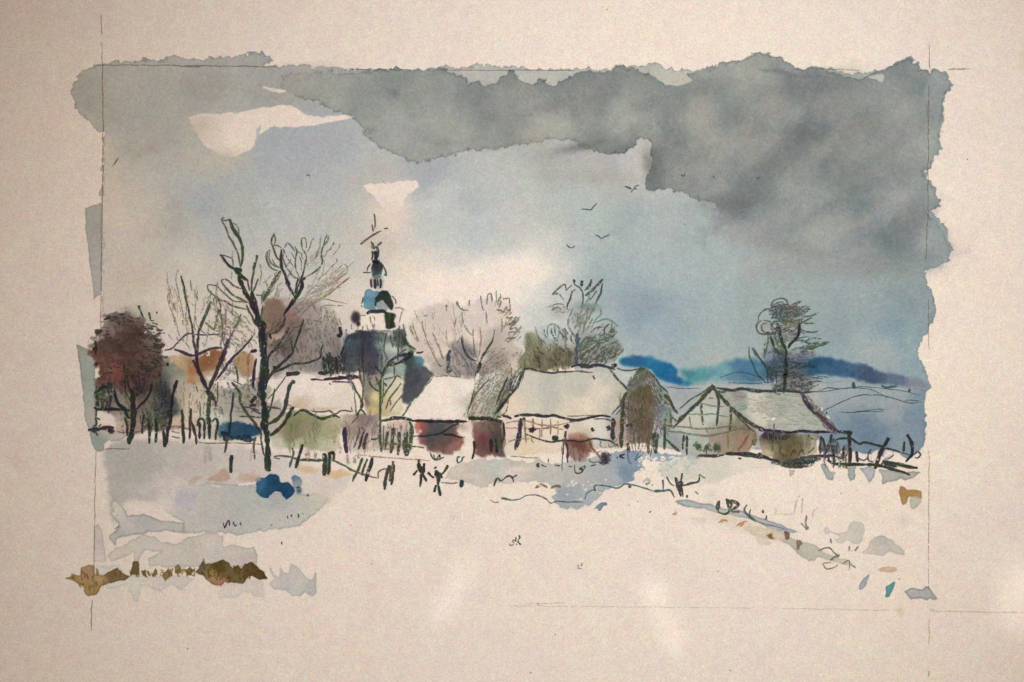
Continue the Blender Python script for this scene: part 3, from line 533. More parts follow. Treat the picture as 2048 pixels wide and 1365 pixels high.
wash('woodA.c', 'A', '235,1365 210,1240 240,1180 240,1120 280,1080 320,1010 370,970 450,950 520,930 600,950 660,1000 690,1080 750,1130 800,1190 860,1240 820,1290 850,1330 830,1500 700,1640 560,1680 400,1640 250,1620 250,1480',
     hs('A', [(330,1050,(136,110,106)),(450,1080,(98,72,70)),(560,1100,(86,62,58)),(500,1200,(84,60,54)),(350,1200,(92,70,62)),(620,1250,(84,62,54)),(700,1150,(120,100,88)),(780,1250,(110,88,78)),(320,1380,(118,76,68)),(360,1440,(138,74,66)),(290,1480,(126,80,72)),(320,1550,(104,76,70)),(600,1380,(90,66,58)),(500,1550,(106,74,70)),(350,1600,(122,88,84)),(650,1550,(86,66,66)),(760,1400,(104,82,72))]),
     a=.97, soft=11, rough=13, rim=0, sharp=3)
blob(None, 'A', 640, 940, 26, 18, (160,158,138), .6); blob(None, 'A', 790, 1010, 22, 20, (168,164,140), .6); blob(None, 'A', 520, 915, 18, 8, (150,150,132), .6)
wash('orange', 'D', '1080,190 1200,180 1380,220 1420,130 1480,90 1660,110 1680,200 1600,380 1480,470 1400,500 1300,500 1270,400 1180,330 1080,260', hs('D', [(1150,230,(186,152,112)),(1320,420,(186,122,74)),(1530,170,(160,102,64)),(1500,280,(152,96,58)),(1350,300,(170,116,74)),(1230,300,(178,142,104)),(1500,430,(170,146,112))]), a=.95, soft=12, rough=9, rim=0, dry=.15)
wash('orange2', 'C', '380,430 450,370 580,395 610,480 600,600 540,650 460,640 420,560', hs('C', [(480,450,(168,124,88)),(540,520,(182,130,86)),(500,600,(160,130,100)),(440,420,(170,140,100))]), a=.9, soft=7, rough=3, rim=0)
wash('big.c', 'B', '720,1080 760,1040 820,1010 900,1012 950,1050 1000,1110 1060,1130 1120,1200 1180,1300 1250,1400 1150,1500 1300,1620 1100,1700 900,1640 780,1560 700,1480 690,1330 700,1200',
     hs('B', [(850,1100,(146,118,98)),(780,1200,(142,114,96)),(900,1200,(140,112,98)),(1000,1220,(150,110,106)),(1060,1180,(166,120,114)),(850,1350,(140,112,98)),(1000,1350,(136,112,104)),(1100,1350,(134,118,112)),(1000,1500,(120,104,102)),(900,1560,(104,92,94)),(1150,1500,(142,124,116)),(850,1480,(180,150,130)),(1200,1600,(150,134,124))]), a=.92, soft=8, rough=5, rim=0)
blob(None, 'C', 740, 200, 5, 12, (60,58,58), .8, 3)
# maroon tree scribbles
many('woodA', 'A', 5, 'k', .8, '310,1000 345,985 370,965|4: 620,870 640,920 670,980|715,935 735,1000|4:225,1120 290,1110|3:340,960 370,1000|5:625,880 640,890|4:785,930 800,940|450,960 490,950|6:230,1190 240,1290|5:215,1250 240,1330|6:250,1090 235,1130')
for i in range(110):
    a = random.uniform(-2.8, 2.2) if i > 60 else random.uniform(-0.9, 1.1); rr = random.uniform(50, 72) if i > 60 else random.uniform(34, 74); x = 252 + rr * math.cos(a); y = 692 + rr * math.sin(a) * .9
    S('woodA', 'T', [(x, y), (x + random.uniform(5, 15), y + random.uniform(-1, 5))], random.uniform(2.5, 4.5), 'k', .62)
hatch('woodA', 'A', '270,1080 450,980 600,1000 800,1200 850,1330 700,1600 260,1580', 12, 70, 22, 4, (74,54,48), .42)
hatch('woodA', 'A', '270,1080 450,980 600,1000 700,1200 700,1330 260,1580', 80, 30, 20, 4, (96,70,62), .35)
many('woodA', 'D', 5, 'k', .6, '900,60 960,90 1030,60|880,220 930,230 960,260|7:1050,260 1060,300|4:880,260 930,270|5:1000,210 1060,190|5:220,280 270,275|7:215,90 235,130')
# thicket strokes left of fence
hatch('under', 'D', '240,560 430,540 420,780 260,770', 88, 22, 26, 5, 'k', .5)
many('under', 'D', 8, 'k', .85, '235,600 330,540 400,550|5:400,490 380,560|5: 240,600 260,700 270,760|4:390,560 400,770')
many('under', 'D', 7, 'k', .9, '225,760 260,790 340,790 440,790 560,790 640,800|4:225,900 260,890 290,910|4:250,800 240,890 250,960 205,990|8:150,1025 250,1015 330,1000 450,1000|11:380,1015 450,1050|5:190,1030 240,1060 270,1085|4:270,990 300,960|8: 395,1030 440,1035')
hatch('under', 'D', '930,480 1080,500 1080,1000 940,1000', 88, 24, 40, 6, 'k', .25)
hatch('under', 'D', '740,830 1080,850 1080,1000 760,1000', 85, 26, 26, 5, 'g', .42)
hatch('under', 'D', '470,780 620,780 600,1050 460,1050', 86, 14, 30, 4, 'm', .35)
hatch('under', 'D', '1100,520 1500,520 1500,900 1150,980', 88, 26, 40, 3, 'm', .22)
hatch('under', 'D', '1560,540 1780,560 1760,900 1600,900', 88, 10, 36, 5, 'm', .3)
hatch('under', 'C', '250,420 700,470 700,1000 480,1000 250,700', 100, 26, 34, 5, 'm', .3)
hatch('under', 'C', '180,650 500,700 660,1050 500,1080 240,1000', 20, 14, 34, 4, 's', .28)
hatch('woodA', 'D', '300,440 900,420 900,760 650,800 500,760', 84, 34, 30, 4, (92,76,70), .3)
many('under', 'D', 3, 'm', .6, '480,1045 560,1055 700,1050 850,1020 1000,1020|5:1090,990 1180,990 1300,1020|4:1100,1040 1200,1065|2.5:330,1250 420,1235 540,1240 620,1245')
many('under', 'C', 9, 'k', .8, '575,945 640,870|6:560,980 640,960|4:500,990 580,1010 650,1050 710,1080|4:450,1100 530,1100 640,1105 700,1110|3:560,1000 680,1030')
part('shed', 'painted_smear', 'dark blue smear of paint behind the picket fence')  # dark blue wash smeared behind the fence posts
wash('shed', 'C', '200,1210 330,1180 480,1175 600,1195 690,1230 680,1310 600,1340 400,1350 230,1320 200,1290', [(440,858,(72,100,116)),(460,862,(44,76,100)),(500,860,(36,68,94)),(520,860,(46,76,98)),(470,875,(42,70,92))], a=.97, soft=5, rough=4, rim=0)
hatch('shed', 'C', '270,1280 620,1310 640,1365 290,1365', 10, 18, 22, 6, (30,42,56), .6)

# small tree
many('small', 'D', 4.5, 'k', .9, '555,250 572,350 590,440 620,540 650,630 675,720|4:790,430 780,520 745,600 720,640|6:875,500 850,600 810,680 750,740 690,800|12:655,560 660,700 665,850 655,1000 640,1100 625,1190|7:450,560 460,640 490,720 560,790 600,870 640,890|3:560,440 575,560 580,640|5:640,370 655,440 690,480|8:700,500 720,560 700,650|5:565,470 575,560|8:690,800 680,900|6:610,1100 620,1190|3:590,600 640,720')
hatch('small', 'D', '640,380 780,480 730,640 660,560', 75, 14, 22, 4, 'v', .45)
# V tree
many('vtree', 'D', 8, 'v', .9, '1345,230 1400,340 1440,440 1490,530 1530,590|7:1345,0 1370,90 1385,180 1395,290 1430,400 1500,510|10:1750,0 1720,80 1690,180 1650,270 1610,370 1560,480 1530,570|5:1820,170 1760,240 1680,360 1600,470|4:1405,0 1400,120 1385,180|6:1130,115 1180,125 1240,150 1310,175 1370,180|6:1370,180 1430,150 1510,115 1590,95 1680,95|11:1500,570 1545,640 1590,690|5:1570,640 1590,700 1605,760|3:1625,480 1625,620 1605,750')
many('vtree', 'D', 9, 'g', .75, '1530,590 1530,700 1520,800 1510,900 1520,960|3:1380,520 1400,600|3:1420,700 1430,800 1425,890')
many('vtree', 'A', 5, 'k', .85, '1010,600 1040,720 1060,830 1085,930 1100,1020 1120,1120 1130,1200 1150,1300|5.5:1230,960 1210,1010 1180,1090 1165,1180 1160,1270|3:1285,830 1240,920 1215,1000|4:860,1280 930,1260 970,1220 1020,1170 1070,1130 1120,1130|3:1120,1130 1220,1140 1350,1130 1420,1130|5:1420,1250 1380,1340 1350,1365')
many('vtree', 'A', 2.6, 'm', .5, '985,540 965,600 970,680 990,760 1010,850 1030,930 1040,1030 1070,1100|905,730 890,800 910,870 940,950 970,1040 1000,1140 1050,1200|1100,640 1105,740|1165,740 1150,830 1140,940 1130,1050|3:1050,820 1130,870 1150,900|890,1130 940,1190|1000,1150 1060,1220 1100,1280|1340,660 1330,760 1340,850|3:1240,1030 1290,1080 1370,1110|1270,1000 1250,1160 1230,1250|1180,1090 1300,1180')
many('vtree', 'A', 4, 'g', .75, '1555,950 1530,1020 1490,1100 1450,1180 1420,1250 1400,1310|3:1340,950 1320,1050 1310,1090|3.5:1380,950 1390,1100 1400,1230|2.8:1425,900 1415,1050 1410,1200')
# haze of pencil twigs round the V tree and left of big tree
hatch('vtree', 'A', '1190,820 1320,760 1350,1000 1250,1250 1190,1200', 100, 12, 26, 2.2, 'm', .35)
hatch('vtree', 'A', '870,650 1160,650 1140,1200 950,1200', 82, 20, 34, 2.0, 'l', .40)
hatch('big', 'A', '1330,900 1650,1000 1700,1200 1480,1300 1330,1150', 40, 46, 26, 2.6, 'm', .45)
hatch('big', 'A', '1330,900 1650,1000 1700,1200 1480,1300 1330,1150', 110, 18, 26, 2.4, 'm', .4)

# ---- the tall tree
many('big', 'B', 4, 'g', .85, '245,100 262,150 300,210 330,300 370,360 400,430 430,500 450,600 460,660|2.5:250,110 290,125 330,110|7:335,105 350,150 365,200 400,260 440,310 465,370 485,440 485,520 480,600 470,650|2.5:380,150 420,170 445,220 440,280|5.5:345,110 370,180 410,250 435,290|2.4:280,90 250,95|3:455,300 440,240')
many('big', 'B', 5, 'k', .88, '228,510 260,540 300,600 340,640 400,670 470,690|2.2:230,512 290,520 350,545 375,570 375,640|10:400,665 440,690 480,680|8:400,680 440,720 490,765 540,800|4:540,790 550,850 570,920|10:460,720 455,790 475,850 500,910 510,970|7:475,850 520,930 560,990|11:590,930 600,990 620,1050 640,1130 660,1210 690,1280 720,1340|10:510,930 550,990 580,1050 610,1110 640,1180 655,1250 690,1310|8:570,1000 620,1100')
many('big', 'B', 5, 'g', .8, '655,515 645,570 620,650 605,740 595,810 590,870 585,930|6:655,515 645,560|6:630,600 615,680|4:665,780 640,860 600,930 590,960|3.5:240,800 290,790 340,820 380,860 430,885 480,900|4.5:238,800 260,840 310,900 370,960 430,1000 500,1030 580,1060|3:85,855 130,855 190,870 240,920 300,970 360,1020 420,1040 480,1050 540,1060|4:85,860 100,910 150,960 200,1000 240,1030 290,1040 370,1090 440,1110 530,1130|4:200,1010 220,1050 240,1100 230,1160|9:205,1150 240,1170|5:530,1080 560,1150 590,1210 620,1280 660,1330|5:130,1050 100,1130 60,1220 30,1300 10,1365|3:60,1280 100,1320 160,1360|3:470,1180 450,1240 410,1310 380,1365')
many('big', 'B', 2.6, 'm', .5, '365,470 370,560 385,640|190,880 195,940 200,1010|290,890 290,970|240,1050 310,1130 370,1180 430,1240 500,1290 560,1340|290,1080 340,1140 400,1200 460,1250 530,1290|100,1030 150,1070 210,1110|200,1180 180,1280 170,1360|235,1180 245,1280 250,1365|270,1190 290,1300 290,1365|740,780 760,840 775,880|370,700 360,790|690,620 700,720 680,860|200,820 195,900')
many('big', 'B', 6, 'g', .68, '915,700 860,780 800,870 760,940 720,1020 700,1080|3.5:930,720 880,800 820,880 780,950 740,1030|4:735,920 715,1000 705,1050|4:720,1080 710,1150 700,1240 690,1300|3:630,960 690,970 730,940')
many('big', 'B', 3.6, 'g', .8, '840,265 820,330 815,380 830,420 850,480 880,540 920,590|3:845,270 855,330 850,390 840,410|2:840,410 880,405 930,430|3:800,455 760,490 755,550 780,620 830,670 890,695|2:800,460 790,540 810,600 860,640 920,660|1.8:775,480 770,560 800,630|2:820,560 850,620 900,660')
many('big', 'B', 6.5, 'k', .85, '930,450 925,520 925,600 940,680 970,740 990,810 1020,890 1060,960 1075,990|7:925,600 940,680|7:985,800 1020,870')
many('big', 'B', 3.2, 'g', .72, '945,440 965,460 950,530 965,600 990,660 1030,720 1080,770 1120,775|970,430 990,385 1010,385 1050,430 1080,470|2.2:960,460 990,540 1040,610 1070,660|3.5:1075,415 1100,470 1095,540 1085,620 1095,690 1120,740 1140,790|2.5:1110,480 1150,500 1160,540 1180,560|2.5:1150,330 1190,320 1205,350 1210,420 1200,440|4:1155,330 1155,400 1180,460 1210,510 1205,570 1195,630 1180,700 1160,760|2.5:1300,325 1270,350 1250,420 1220,480|4:1450,285 1420,340 1410,400 1385,460 1380,530 1395,590 1370,650 1320,690 1250,740 1200,770|2:1130,530 1150,600 1150,700|2:1040,480 1080,560')
many('big', 'B', 5, 'm', .5, '1385,300 1370,350 1360,440 1330,500 1310,560|5:1465,290 1450,350 1420,400|3:1520,385 1480,440 1440,500 1400,540|7:1510,380 1530,390|2.2:1600,380 1570,450 1510,520|2.4:1540,545 1560,580 1500,640 1430,720 1330,800|2.4:1610,590 1620,630 1540,700 1450,770 1340,850|2.8:1640,620 1680,660 1670,720 1640,740 1560,800 1430,880 1330,920|4:1550,555 1560,590|3:1430,480 1500,440')
many('big', 'B', 3.6, 'b', .72, '1700,770 1660,800 1600,850 1540,900 1470,960 1380,1015|2.6:1380,1010 1450,1020 1560,1045 1670,1070|2.6:1420,1085 1530,1085 1630,1095|3:1380,1015 1300,1060 1210,1130 1150,1200')
many('big', 'B', 9, 'k', .9, '1160,800 1160,870 1130,940 1090,1000 1050,1060 1000,1130 950,1190|5:1180,690 1150,780 1110,880 1085,980|5:1120,780 1100,860 1080,960|4:950,1190 970,1240 950,1290 900,1350|7:1200,770 1140,800|3:1090,1000 1180,880')
fan('big', 'B', '1130,1080 1200,980 1230,860', '1590,760 1540,850 1480,930 1400,1000 1620,700 1500,880 1640,740 1450,720 1520,640 1560,650 1350,640 1420,560 1300,1080 1250,1150 1470,800 1380,900 1600,820', 2.0, 'l', .55)
hatch('big', 'B', '1130,1000 1650,650 1680,780 1500,920 1200,1180 1080,1180', -38, 30, 50, 1.8, 'l', .5)
hatch('big', 'B', '1180,560 1400,500 1380,680 1200,760', -60, 12, 24, 2, 'l', .45)
many('big', 'B', 3, 'b', .7, '1180,1240 1160,1300 1150,1365|2.2:1200,1250 1300,1260 1400,1280|2:1450,1270 1480,1200|2:1090,1110 1150,1180')
many('big', 'C', 15, 'k', .93, '620,0 680,60 700,120 705,250 720,350 725,450|17:725,440 725,600 710,700 700,800 715,900 735,1000 740,1100 740,1200 765,1300 770,1360|9:660,0 720,40 740,110|8:745,250 740,400 765,480 770,600 760,700 745,800|4:690,280 690,420')
many('big', 'C', 6, 'k', .88, '900,310 840,350 790,410 765,480|5:890,310 930,230 1000,130 1020,80|5:1180,0 1140,120 1110,200 1080,290 1060,360 1030,390|3.5:1035,240 1045,320 1050,370|7:1060,370 1000,430 930,500 890,540 840,590 790,650 765,720|8:830,545 880,545|5:1400,290 1375,350 1370,420 1320,455 1200,490 1080,500 990,530 920,570 850,600 800,650|6:790,165 810,220|3.5:780,170 870,135 930,90 970,40|3:980,640 930,720 870,790 810,860 770,900|4.5:850,780 830,880 810,980 780,1080|3:1090,300 1120,380')
many('big', 'C', 9, 'g', .9, '1060,690 1020,760 1000,830 985,900 970,990 930,1070 870,1130 790,1180 750,1180|10:1060,685 1060,730|8.5:1050,1000 1010,1080 960,1170 900,1240 830,1300 780,1320|11:1050,990 1060,1020|4.5:745,985 800,1000 850,1005 910,1020|6.5:360,710 410,770 460,830 455,900 480,980 540,1070 600,1150 660,1230 710,1310|5:400,540 430,640 435,710|4:455,830 460,900')
many('big', 'C', 7, 'v', .9, '645,440 620,560 610,680 605,780|7:570,690 605,690|7:575,360 650,350|5:600,190 560,250 480,330 400,410 330,490 260,590 200,670|2:480,740 380,700')
many('big', 'G', 13, 'k', .93, '65,800 80,880 85,980 90,1090 92,1190|9:60,1030 75,1150 110,1195|4:10,800 20,900 40,1000 60,1050|4:20,880 35,960')
hatch('big', 'C', '800,300 1300,120 1500,200 1420,420 1100,480 820,560', 70, 34, 22, 2.6, 'm', .36)
hatch('thick', 'C', '1300,-180 1600,0 1640,280 1560,420 1400,400 1200,60', 78, 42, 26, 2.6, 'm', .34)
hatch('thick', 'C', '1200,300 1600,420 1500,580 1000,580', 84, 22, 20, 3, 'm', .36)
hatch('thick', 'C', '1440,380 1640,400 1640,580 1400,600', 84, 30, 26, 6, 'k', .62)
many('thick', 'C', 7, 'k', .85, '1400,420 1420,500 1430,600|7:1590,80 1600,160 1570,200|6:1350,600 1440,600 1500,590|9:1345,600 1440,620|6:1640,300 1610,400|5:1480,400 1500,560|6:1550,420 1560,580|8:1560,170 1600,190')

# ---- church
part('church', 'painted_church', 'village church with blue onion dome and tall thin spire')
part('ch.roof', 'roof', 'dark slate mansard roof of the church', 'church'); part('ch.dome', 'onion_dome', 'pale blue dome with a black-green shaded side', 'church')
part('ch.tower', 'bell_tower', None, 'church'); part('ch.spire', 'spire', None, 'church'); part('ch.wall', 'wall', None, 'church')
wash('ch.wall', 'G', '1060,150 1350,100 1560,100 1560,250 1500,400 1530,560 1400,600 1280,600 1150,560 1110,400 1080,250', hs('G', [(1100,250,(142,134,126)),(1170,300,(140,128,116)),(1200,450,(170,150,104)),(1240,400,(196,178,112)),(1200,540,(184,160,104)),(1350,250,(160,168,150)),(1400,350,(190,178,140)),(1450,450,(200,182,146)),(1400,180,(150,170,156)),(1130,460,(134,116,106)),(1480,300,(196,184,148)),(1240,240,(150,138,118)),(1290,120,(120,122,124))]), a=.92, soft=7, rough=3, rim=0)
MOOD[2] = 0.70
wash('ch.roof', 'F', '430,610 520,575 700,570 950,580 1060,560 1160,540 1200,610 1240,740 1340,830 1300,880 1230,1000 1180,1180 1100,1200 950,1180 700,1200 560,1160 350,1150 325,1000 330,880 350,740 380,660',
     hs('F', [(500,640,(74,74,92)),(600,640,(70,68,84)),(450,780,(74,94,104)),(450,900,(84,92,104)),(650,850,(78,80,100)),(700,700,(88,92,104)),(800,640,(118,128,128)),(900,600,(110,122,120)),(950,680,(120,128,128)),(1000,640,(170,172,168)),(1080,650,(96,106,98)),(1180,720,(84,98,90)),(900,830,(158,174,160)),(1000,850,(168,182,164)),(1100,780,(110,122,110)),(1180,830,(160,168,150)),(750,950,(90,92,106)),(420,1080,(110,112,112)),(600,1080,(110,106,112)),(900,1000,(140,148,148)),(1000,1080,(146,160,148)),(850,1150,(140,136,134)),(1130,1100,(140,162,148)),(700,1100,(98,94,104)),(1180,1000,(130,140,132))]), a=.95, soft=5, rough=4, rim=0, sharp=3)
wash('ch.roof', 'F', '1170,900 1250,910 1340,930 1420,940 1460,1000 1440,1060 1500,1090 1590,1160 1560,1240 1500,1330 1400,1480 1300,1590 1180,1590 1150,1480 1180,1300 1190,1100',
     hs('F', [(1260,960,(60,76,80)),(1260,1060,(58,84,78)),(1380,990,(72,108,122)),(1420,1010,(76,118,134)),(1300,1180,(72,78,94)),(1450,1150,(90,90,104)),(1500,1200,(112,106,114)),(1300,1350,(78,82,96)),(1250,1500,(96,100,110)),(1380,1400,(104,102,110))]), a=.96, soft=7, rough=3, rim=0)
MOOD[2] = 0.80
wash('ch.tower', 'F', '560,360 680,340 800,320 905,330 920,450 930,570 760,575 640,570 540,560 550,450', [(730,640,(214,194,172)),(750,650,(210,192,170))], a=.9, soft=2.5, rough=1.5, rim=0)
blob('ch.tower', 'F', 503, 390, 8.5, 12, (62,50,62), .98, 5); blob('ch.tower', 'F', 535, 475, 4.5, 5, (52,44,58), .95, 4); blob('ch.tower', 'F', 518, 292, 3, 2.4, (206,170,40), .9, 3)
wash('ch.tower', 'F', '900,330 945,310 1050,340 1050,420 1045,520 980,550 925,545 905,440', (56,74,62), a=.96, soft=3, rough=2.5, rim=0)
wash('ch.dome', 'F', '640,0 700,-10 750,20 830,25 830,100 780,160 770,230 800,290 720,300 655,275 605,235 605,130 625,60', hs('F', [(700,60,(104,140,156)),(640,130,(84,132,152)),(720,160,(80,128,150)),(650,220,(96,140,156)),(720,250,(104,134,150))]), a=.98, soft=2.5, rough=2, rim=0.1)
wash('ch.dome', 'F', '770,200 840,130 900,190 960,270 900,310 800,290', (134,150,156), a=.9, soft=4, rim=0)
wash('ch.dome', 'F', '825,35 880,18 940,25 975,90 1005,150 1025,220 1025,300 985,300 950,240 910,180 860,130 800,170 785,130 820,90', (44,56,50), a=.98, soft=3, rough=2.5, rim=0)
many('ch.dome', 'F', 9, 'k', .88, '655,335 700,305 800,305 900,308 945,330|5:780,160 775,230|3:1010,85 1060,140 1065,200|2.5:600,100 590,200|2:575,220 600,240')
many('ch.tower', 'F', 2.6, 'b', .65, '1045,255 1120,250 1190,285|3:1160,290 1130,380 1115,460|570,355 640,360|5:1060,350 1010,340|3:710,370 720,450 745,490|2.5:440,480 450,560|2.5:535,510 530,560|2.5:750,360 770,430')
many('ch.tower', 'F', 8, 'g', .75, '940,340 950,440 960,540|1020,340 1010,450 1000,530')
wash('ch.spire', 'E', '650,800 700,780 790,810 805,880 790,960 760,1030 720,1050 655,1045 625,960 625,880', hs('E', [(700,850,(56,50,58)),(690,930,(44,58,56)),(770,880,(62,58,66)),(640,940,(62,98,104)),(770,980,(70,104,100)),(700,1020,(64,72,74))]), a=.98, soft=2, rough=1.5, rim=0)
wash('ch.spire', 'E', '630,1000 800,1000 800,1180 760,1190 700,1200 620,1160', (150,148,140), a=.6, soft=4, rim=0); wash('ch.spire', 'E', '790,900 850,980 840,1060 790,1040', (178,196,190), a=.7, soft=3, rim=0)
many('ch.spire', 'E', 12, 'k', .9, '690,625 695,700 690,760|4:640,620 650,680 640,760|4:735,570 735,650 725,720|4:715,560 715,640|3:620,820 580,870 555,940|3:500,945 560,955 620,960|3.5:800,830 840,920 865,1000|3:820,980 865,1000|5:625,1050 625,1180|6:685,1050 685,1200|6:775,1050 770,1190|4:725,1050 725,1160|8:640,790 760,780')
many('ch.spire', 'E', 3.4, 'g', .85, '672,60 680,150 685,230 680,290|2.2:670,60 672,90|3.6:640,220 650,280 660,330|4:460,515 530,470 600,420 690,355 780,325|3.4:820,290 860,285 880,270|4:635,480 650,540 700,580|5:790,495 740,530 710,570|4:670,570 660,600|4:650,500 660,560|2.5:620,560 680,600')
hatch('ch.roof', 'F', '350,700 850,620 850,1150 350,1150', 88, 30, 60, 5, (70,72,84), .3)
hatch('ch.roof', 'F', '1000,600 1200,620 1180,800 1000,800', 70, 14, 20, 4, 'g', .5)
many('church', 'F', 3, 'g', .7, '700,570 850,575 1000,575|720,600 900,605|2.5:490,575 600,565|4:1160,480 1180,560 1210,650|3:1120,500 1110,560|5:1190,660 1220,740|5:1200,700 1260,780 1340,830|5:590,800 590,950 610,1100|3:860,830 860,1060|3:1040,1000 1040,1200|3:440,620 380,700 340,760|2.5:330,900 330,1060')

# ---- middle pink trees
part('pink', 'painted_tree', 'pale pinkish spreading winter tree right of the church'); part('pink.c', 'crown', None, 'pink')
wash('pink.c', 'H', '120,500 180,400 280,330 420,270 560,260 700,300 820,250 960,210 1100,230 1230,300 1300,420 1370,560 1330,700 1400,850 1380,1000 1300,1050 1150,1060 1000,1090 880,1090 860,1120 780,1130 700,1110 560,1090 420,1100 340,1020 280,900 200,820 130,720',
     hs('H', [(200,560,(196,176,160)),(400,380,(188,172,160)),(420,520,(186,170,160)),(700,450,(190,174,162)),(850,320,(194,180,168)),(950,500,(198,180,164)),(780,680,(208,188,166)),(600,700,(204,188,162)),(450,800,(200,182,160)),(300,950,(176,160,150)),(500,1000,(160,148,140)),(620,830,(146,134,132)),(750,850,(130,122,126)),(850,950,(136,128,134)),(700,980,(160,144,138)),(1050,820,(152,138,130)),(1100,950,(154,136,126)),(1200,700,(180,164,150)),(1250,900,(176,158,144)),(1000,780,(166,152,142)),(1300,600,(192,182,162)),(1300,1000,(192,174,154)),(900,850,(190,172,152)),(780,1080,(148,134,128)),(1150,400,(198,180,160))]), a=.85, soft=12, rough=6, rim=0, sharp=3)
many('pink', 'H', 2.6, 'g', .65, '915,180 930,260 950,350|985,280 1000,170 1040,160 1050,230 1040,245|1245,210 1250,290 1245,370|1170,210 1245,210|2.5:650,240 670,300 710,335 780,345|795,230 790,300|3:530,280 530,350|2.5:640,250 650,290')
many('pink', 'H', 2.5, 'm', .6, '250,470 280,600 330,740 390,870 440,960|190,410 200,440|140,490 170,600 220,700|90,500 150,620 210,700|830,560 835,680 850,800 880,880 905,940|910,540 925,640 910,760 895,880|735,510 780,590 830,640|1160,440 1160,600|3:440,730 480,860 500,900|260,370 280,410 320,400|370,600 440,760|120,520 160,640|1100,120 1100,220 1085,300|980,350 990,500|700,360 720,500|640,420 620,540|1080,560 1060,660|710,630 640,720')
many('pink', 'H', 3.2, 'g', .55, '1145,160 1150,250 1130,320|1270,370 1210,430 1330,430 1240,510 1310,480 1250,560 1320,550 1300,620|1150,370 1200,340 1240,350|1210,660 1320,660|1300,430 1350,450 1290,520|1230,600 1330,590|1130,200 1120,290|1100,340 1160,350|1220,300 1180,360')
hatch('pink', 'H', '1150,300 1380,450 1380,700 1200,700', -48, 34, 16, 2.2, 'm', .42)
hatch('pink', 'H', '950,780 1350,750 1330,1040 950,1060', -35, 26, 26, 2.2, 'm', .3)
hatch('pink', 'H', '200,400 800,300 800,700 300,800', 78, 24, 30, 1.8, 'l', .35)
many('pink', 'H', 4.2, 'k', .8, '700,650 705,720 740,820 800,890 880,930|5:1065,680 1010,760 950,850 915,940|7:915,940 905,1000 870,1050|3:860,1050 860,1100|3:440,960 460,975 480,975|4:740,820 780,880|3:1050,700 1065,650')
many('pink', 'H', 9, 't', .72, '565,800 550,900 545,990 540,1060|8:545,1000 580,1050|3:620,770 700,860 760,950 800,1030|7:900,960 890,1030 870,1060')

# ---- green-grey tree
part('green', 'painted_tree', 'spiky grey-green tree above the barn roof'); part('green.c', 'crown', None, 'green')
wash('green.c', 'I', '240,1240 230,1120 290,1020 310,860 360,840 480,780 560,740 680,760 760,850 850,850 950,800 1100,740 1250,720 1300,850 1360,930 1380,1060 1280,1180 1100,1190 900,1200 700,1240 450,1250',
     hs('I', [(340,930,(128,126,90)),(300,1100,(140,136,106)),(450,1100,(112,106,76)),(600,1150,(102,94,62)),(700,1180,(106,94,74)),(330,1200,(130,118,90)),(560,960,(150,156,150)),(590,850,(166,182,182)),(480,850,(160,166,158)),(700,950,(152,154,146)),(820,1080,(144,146,138)),(1000,1000,(136,140,134)),(1150,950,(146,150,146)),(1250,1050,(136,142,136)),(1150,800,(156,164,162)),(1050,1100,(142,146,138)),(800,900,(170,170,158)),(640,1050,(120,114,88)),(740,1100,(110,104,80))]), a=.85, soft=9, rough=6, rim=0, sharp=3)
blob('green.c', 'I', 1000, 540, 26, 9, (116,142,124), .6); blob('green.c', 'I', 880, 640, 14, 30, (148,144,142), .6); blob('green.c', 'I', 660, 600, 20, 12, (158,152,144), .5)
many('green', 'I', 3.6, 'g', .72, '590,395 640,350 700,300 740,290 750,340|3:740,340 770,330 820,280|3.4:590,395 660,390 700,430 730,460|840,220 850,280 900,310 930,320|8:838,225 845,255|7:935,235 925,300|6.5:1050,225 1010,300 960,350|6:1165,215 1130,270 1070,330 1000,390 970,410|4.5:1165,270 1150,370 1110,450 1090,500|900,310 940,360 950,430 930,540|4.5:820,350 800,440 770,500 765,560|860,350 830,350|2.4:600,520 660,505 730,510|3:590,570 650,540 690,560|4:1100,350 1050,420 1000,460')
many('green', 'I', 4.5, 's', .72, '830,550 800,620 775,690 780,760 820,830 870,890|4:880,600 900,700 920,760 880,850|3.5:1040,330 1000,440 970,500|5:1060,560 1000,680 960,740 940,850|4:1090,720 1180,680 1240,680 1300,720 1330,745|4:1275,720 1265,790 1210,860 1150,920|3.5:1290,850 1240,880 1200,920 1120,950|3.4:1350,920 1290,940 1350,960 1300,1010|3.4:1360,950 1360,1010 1400,1040 1340,1100 1290,1170|4:550,880 535,800 560,740 620,730 670,780|5:700,790 740,850 745,960 730,1050|3:630,880 600,990|3:320,850 360,960 390,1060|3.5:400,760 430,860 540,960 600,1000|3:220,1140 300,1050 400,1000|3.5:1140,560 1150,620 1090,680 1040,780|3:680,810 650,900')
many('green', 'I', 9, (66,72,80), .8, '880,840 880,940 875,1040 870,1200|5:990,870 930,940 890,1040|6:880,900 920,900|10:860,1100 865,1190')
hatch('green', 'I', '900,1180 900,950 1150,760 1290,740 1350,950 1380,1060 1250,1180', -42, 70, 24, 3.4, 'g', .42)
hatch('green', 'I', '930,480 1100,520 1100,600 940,560', -10, 16, 14, 3, (90,120,104), .45)
hatch('green', 'I', '320,900 600,980 860,1080 840,1200 260,1230', 80, 40, 20, 3.4, (98,96,72), .4)
hatch('green', 'I', '790,600 1100,560 1000,800 900,880', -60, 22, 24, 3, 'm', .4)
hatch('green', 'I', '560,520 760,520 760,640 560,620', -5, 10, 18, 2, 'm', .35)

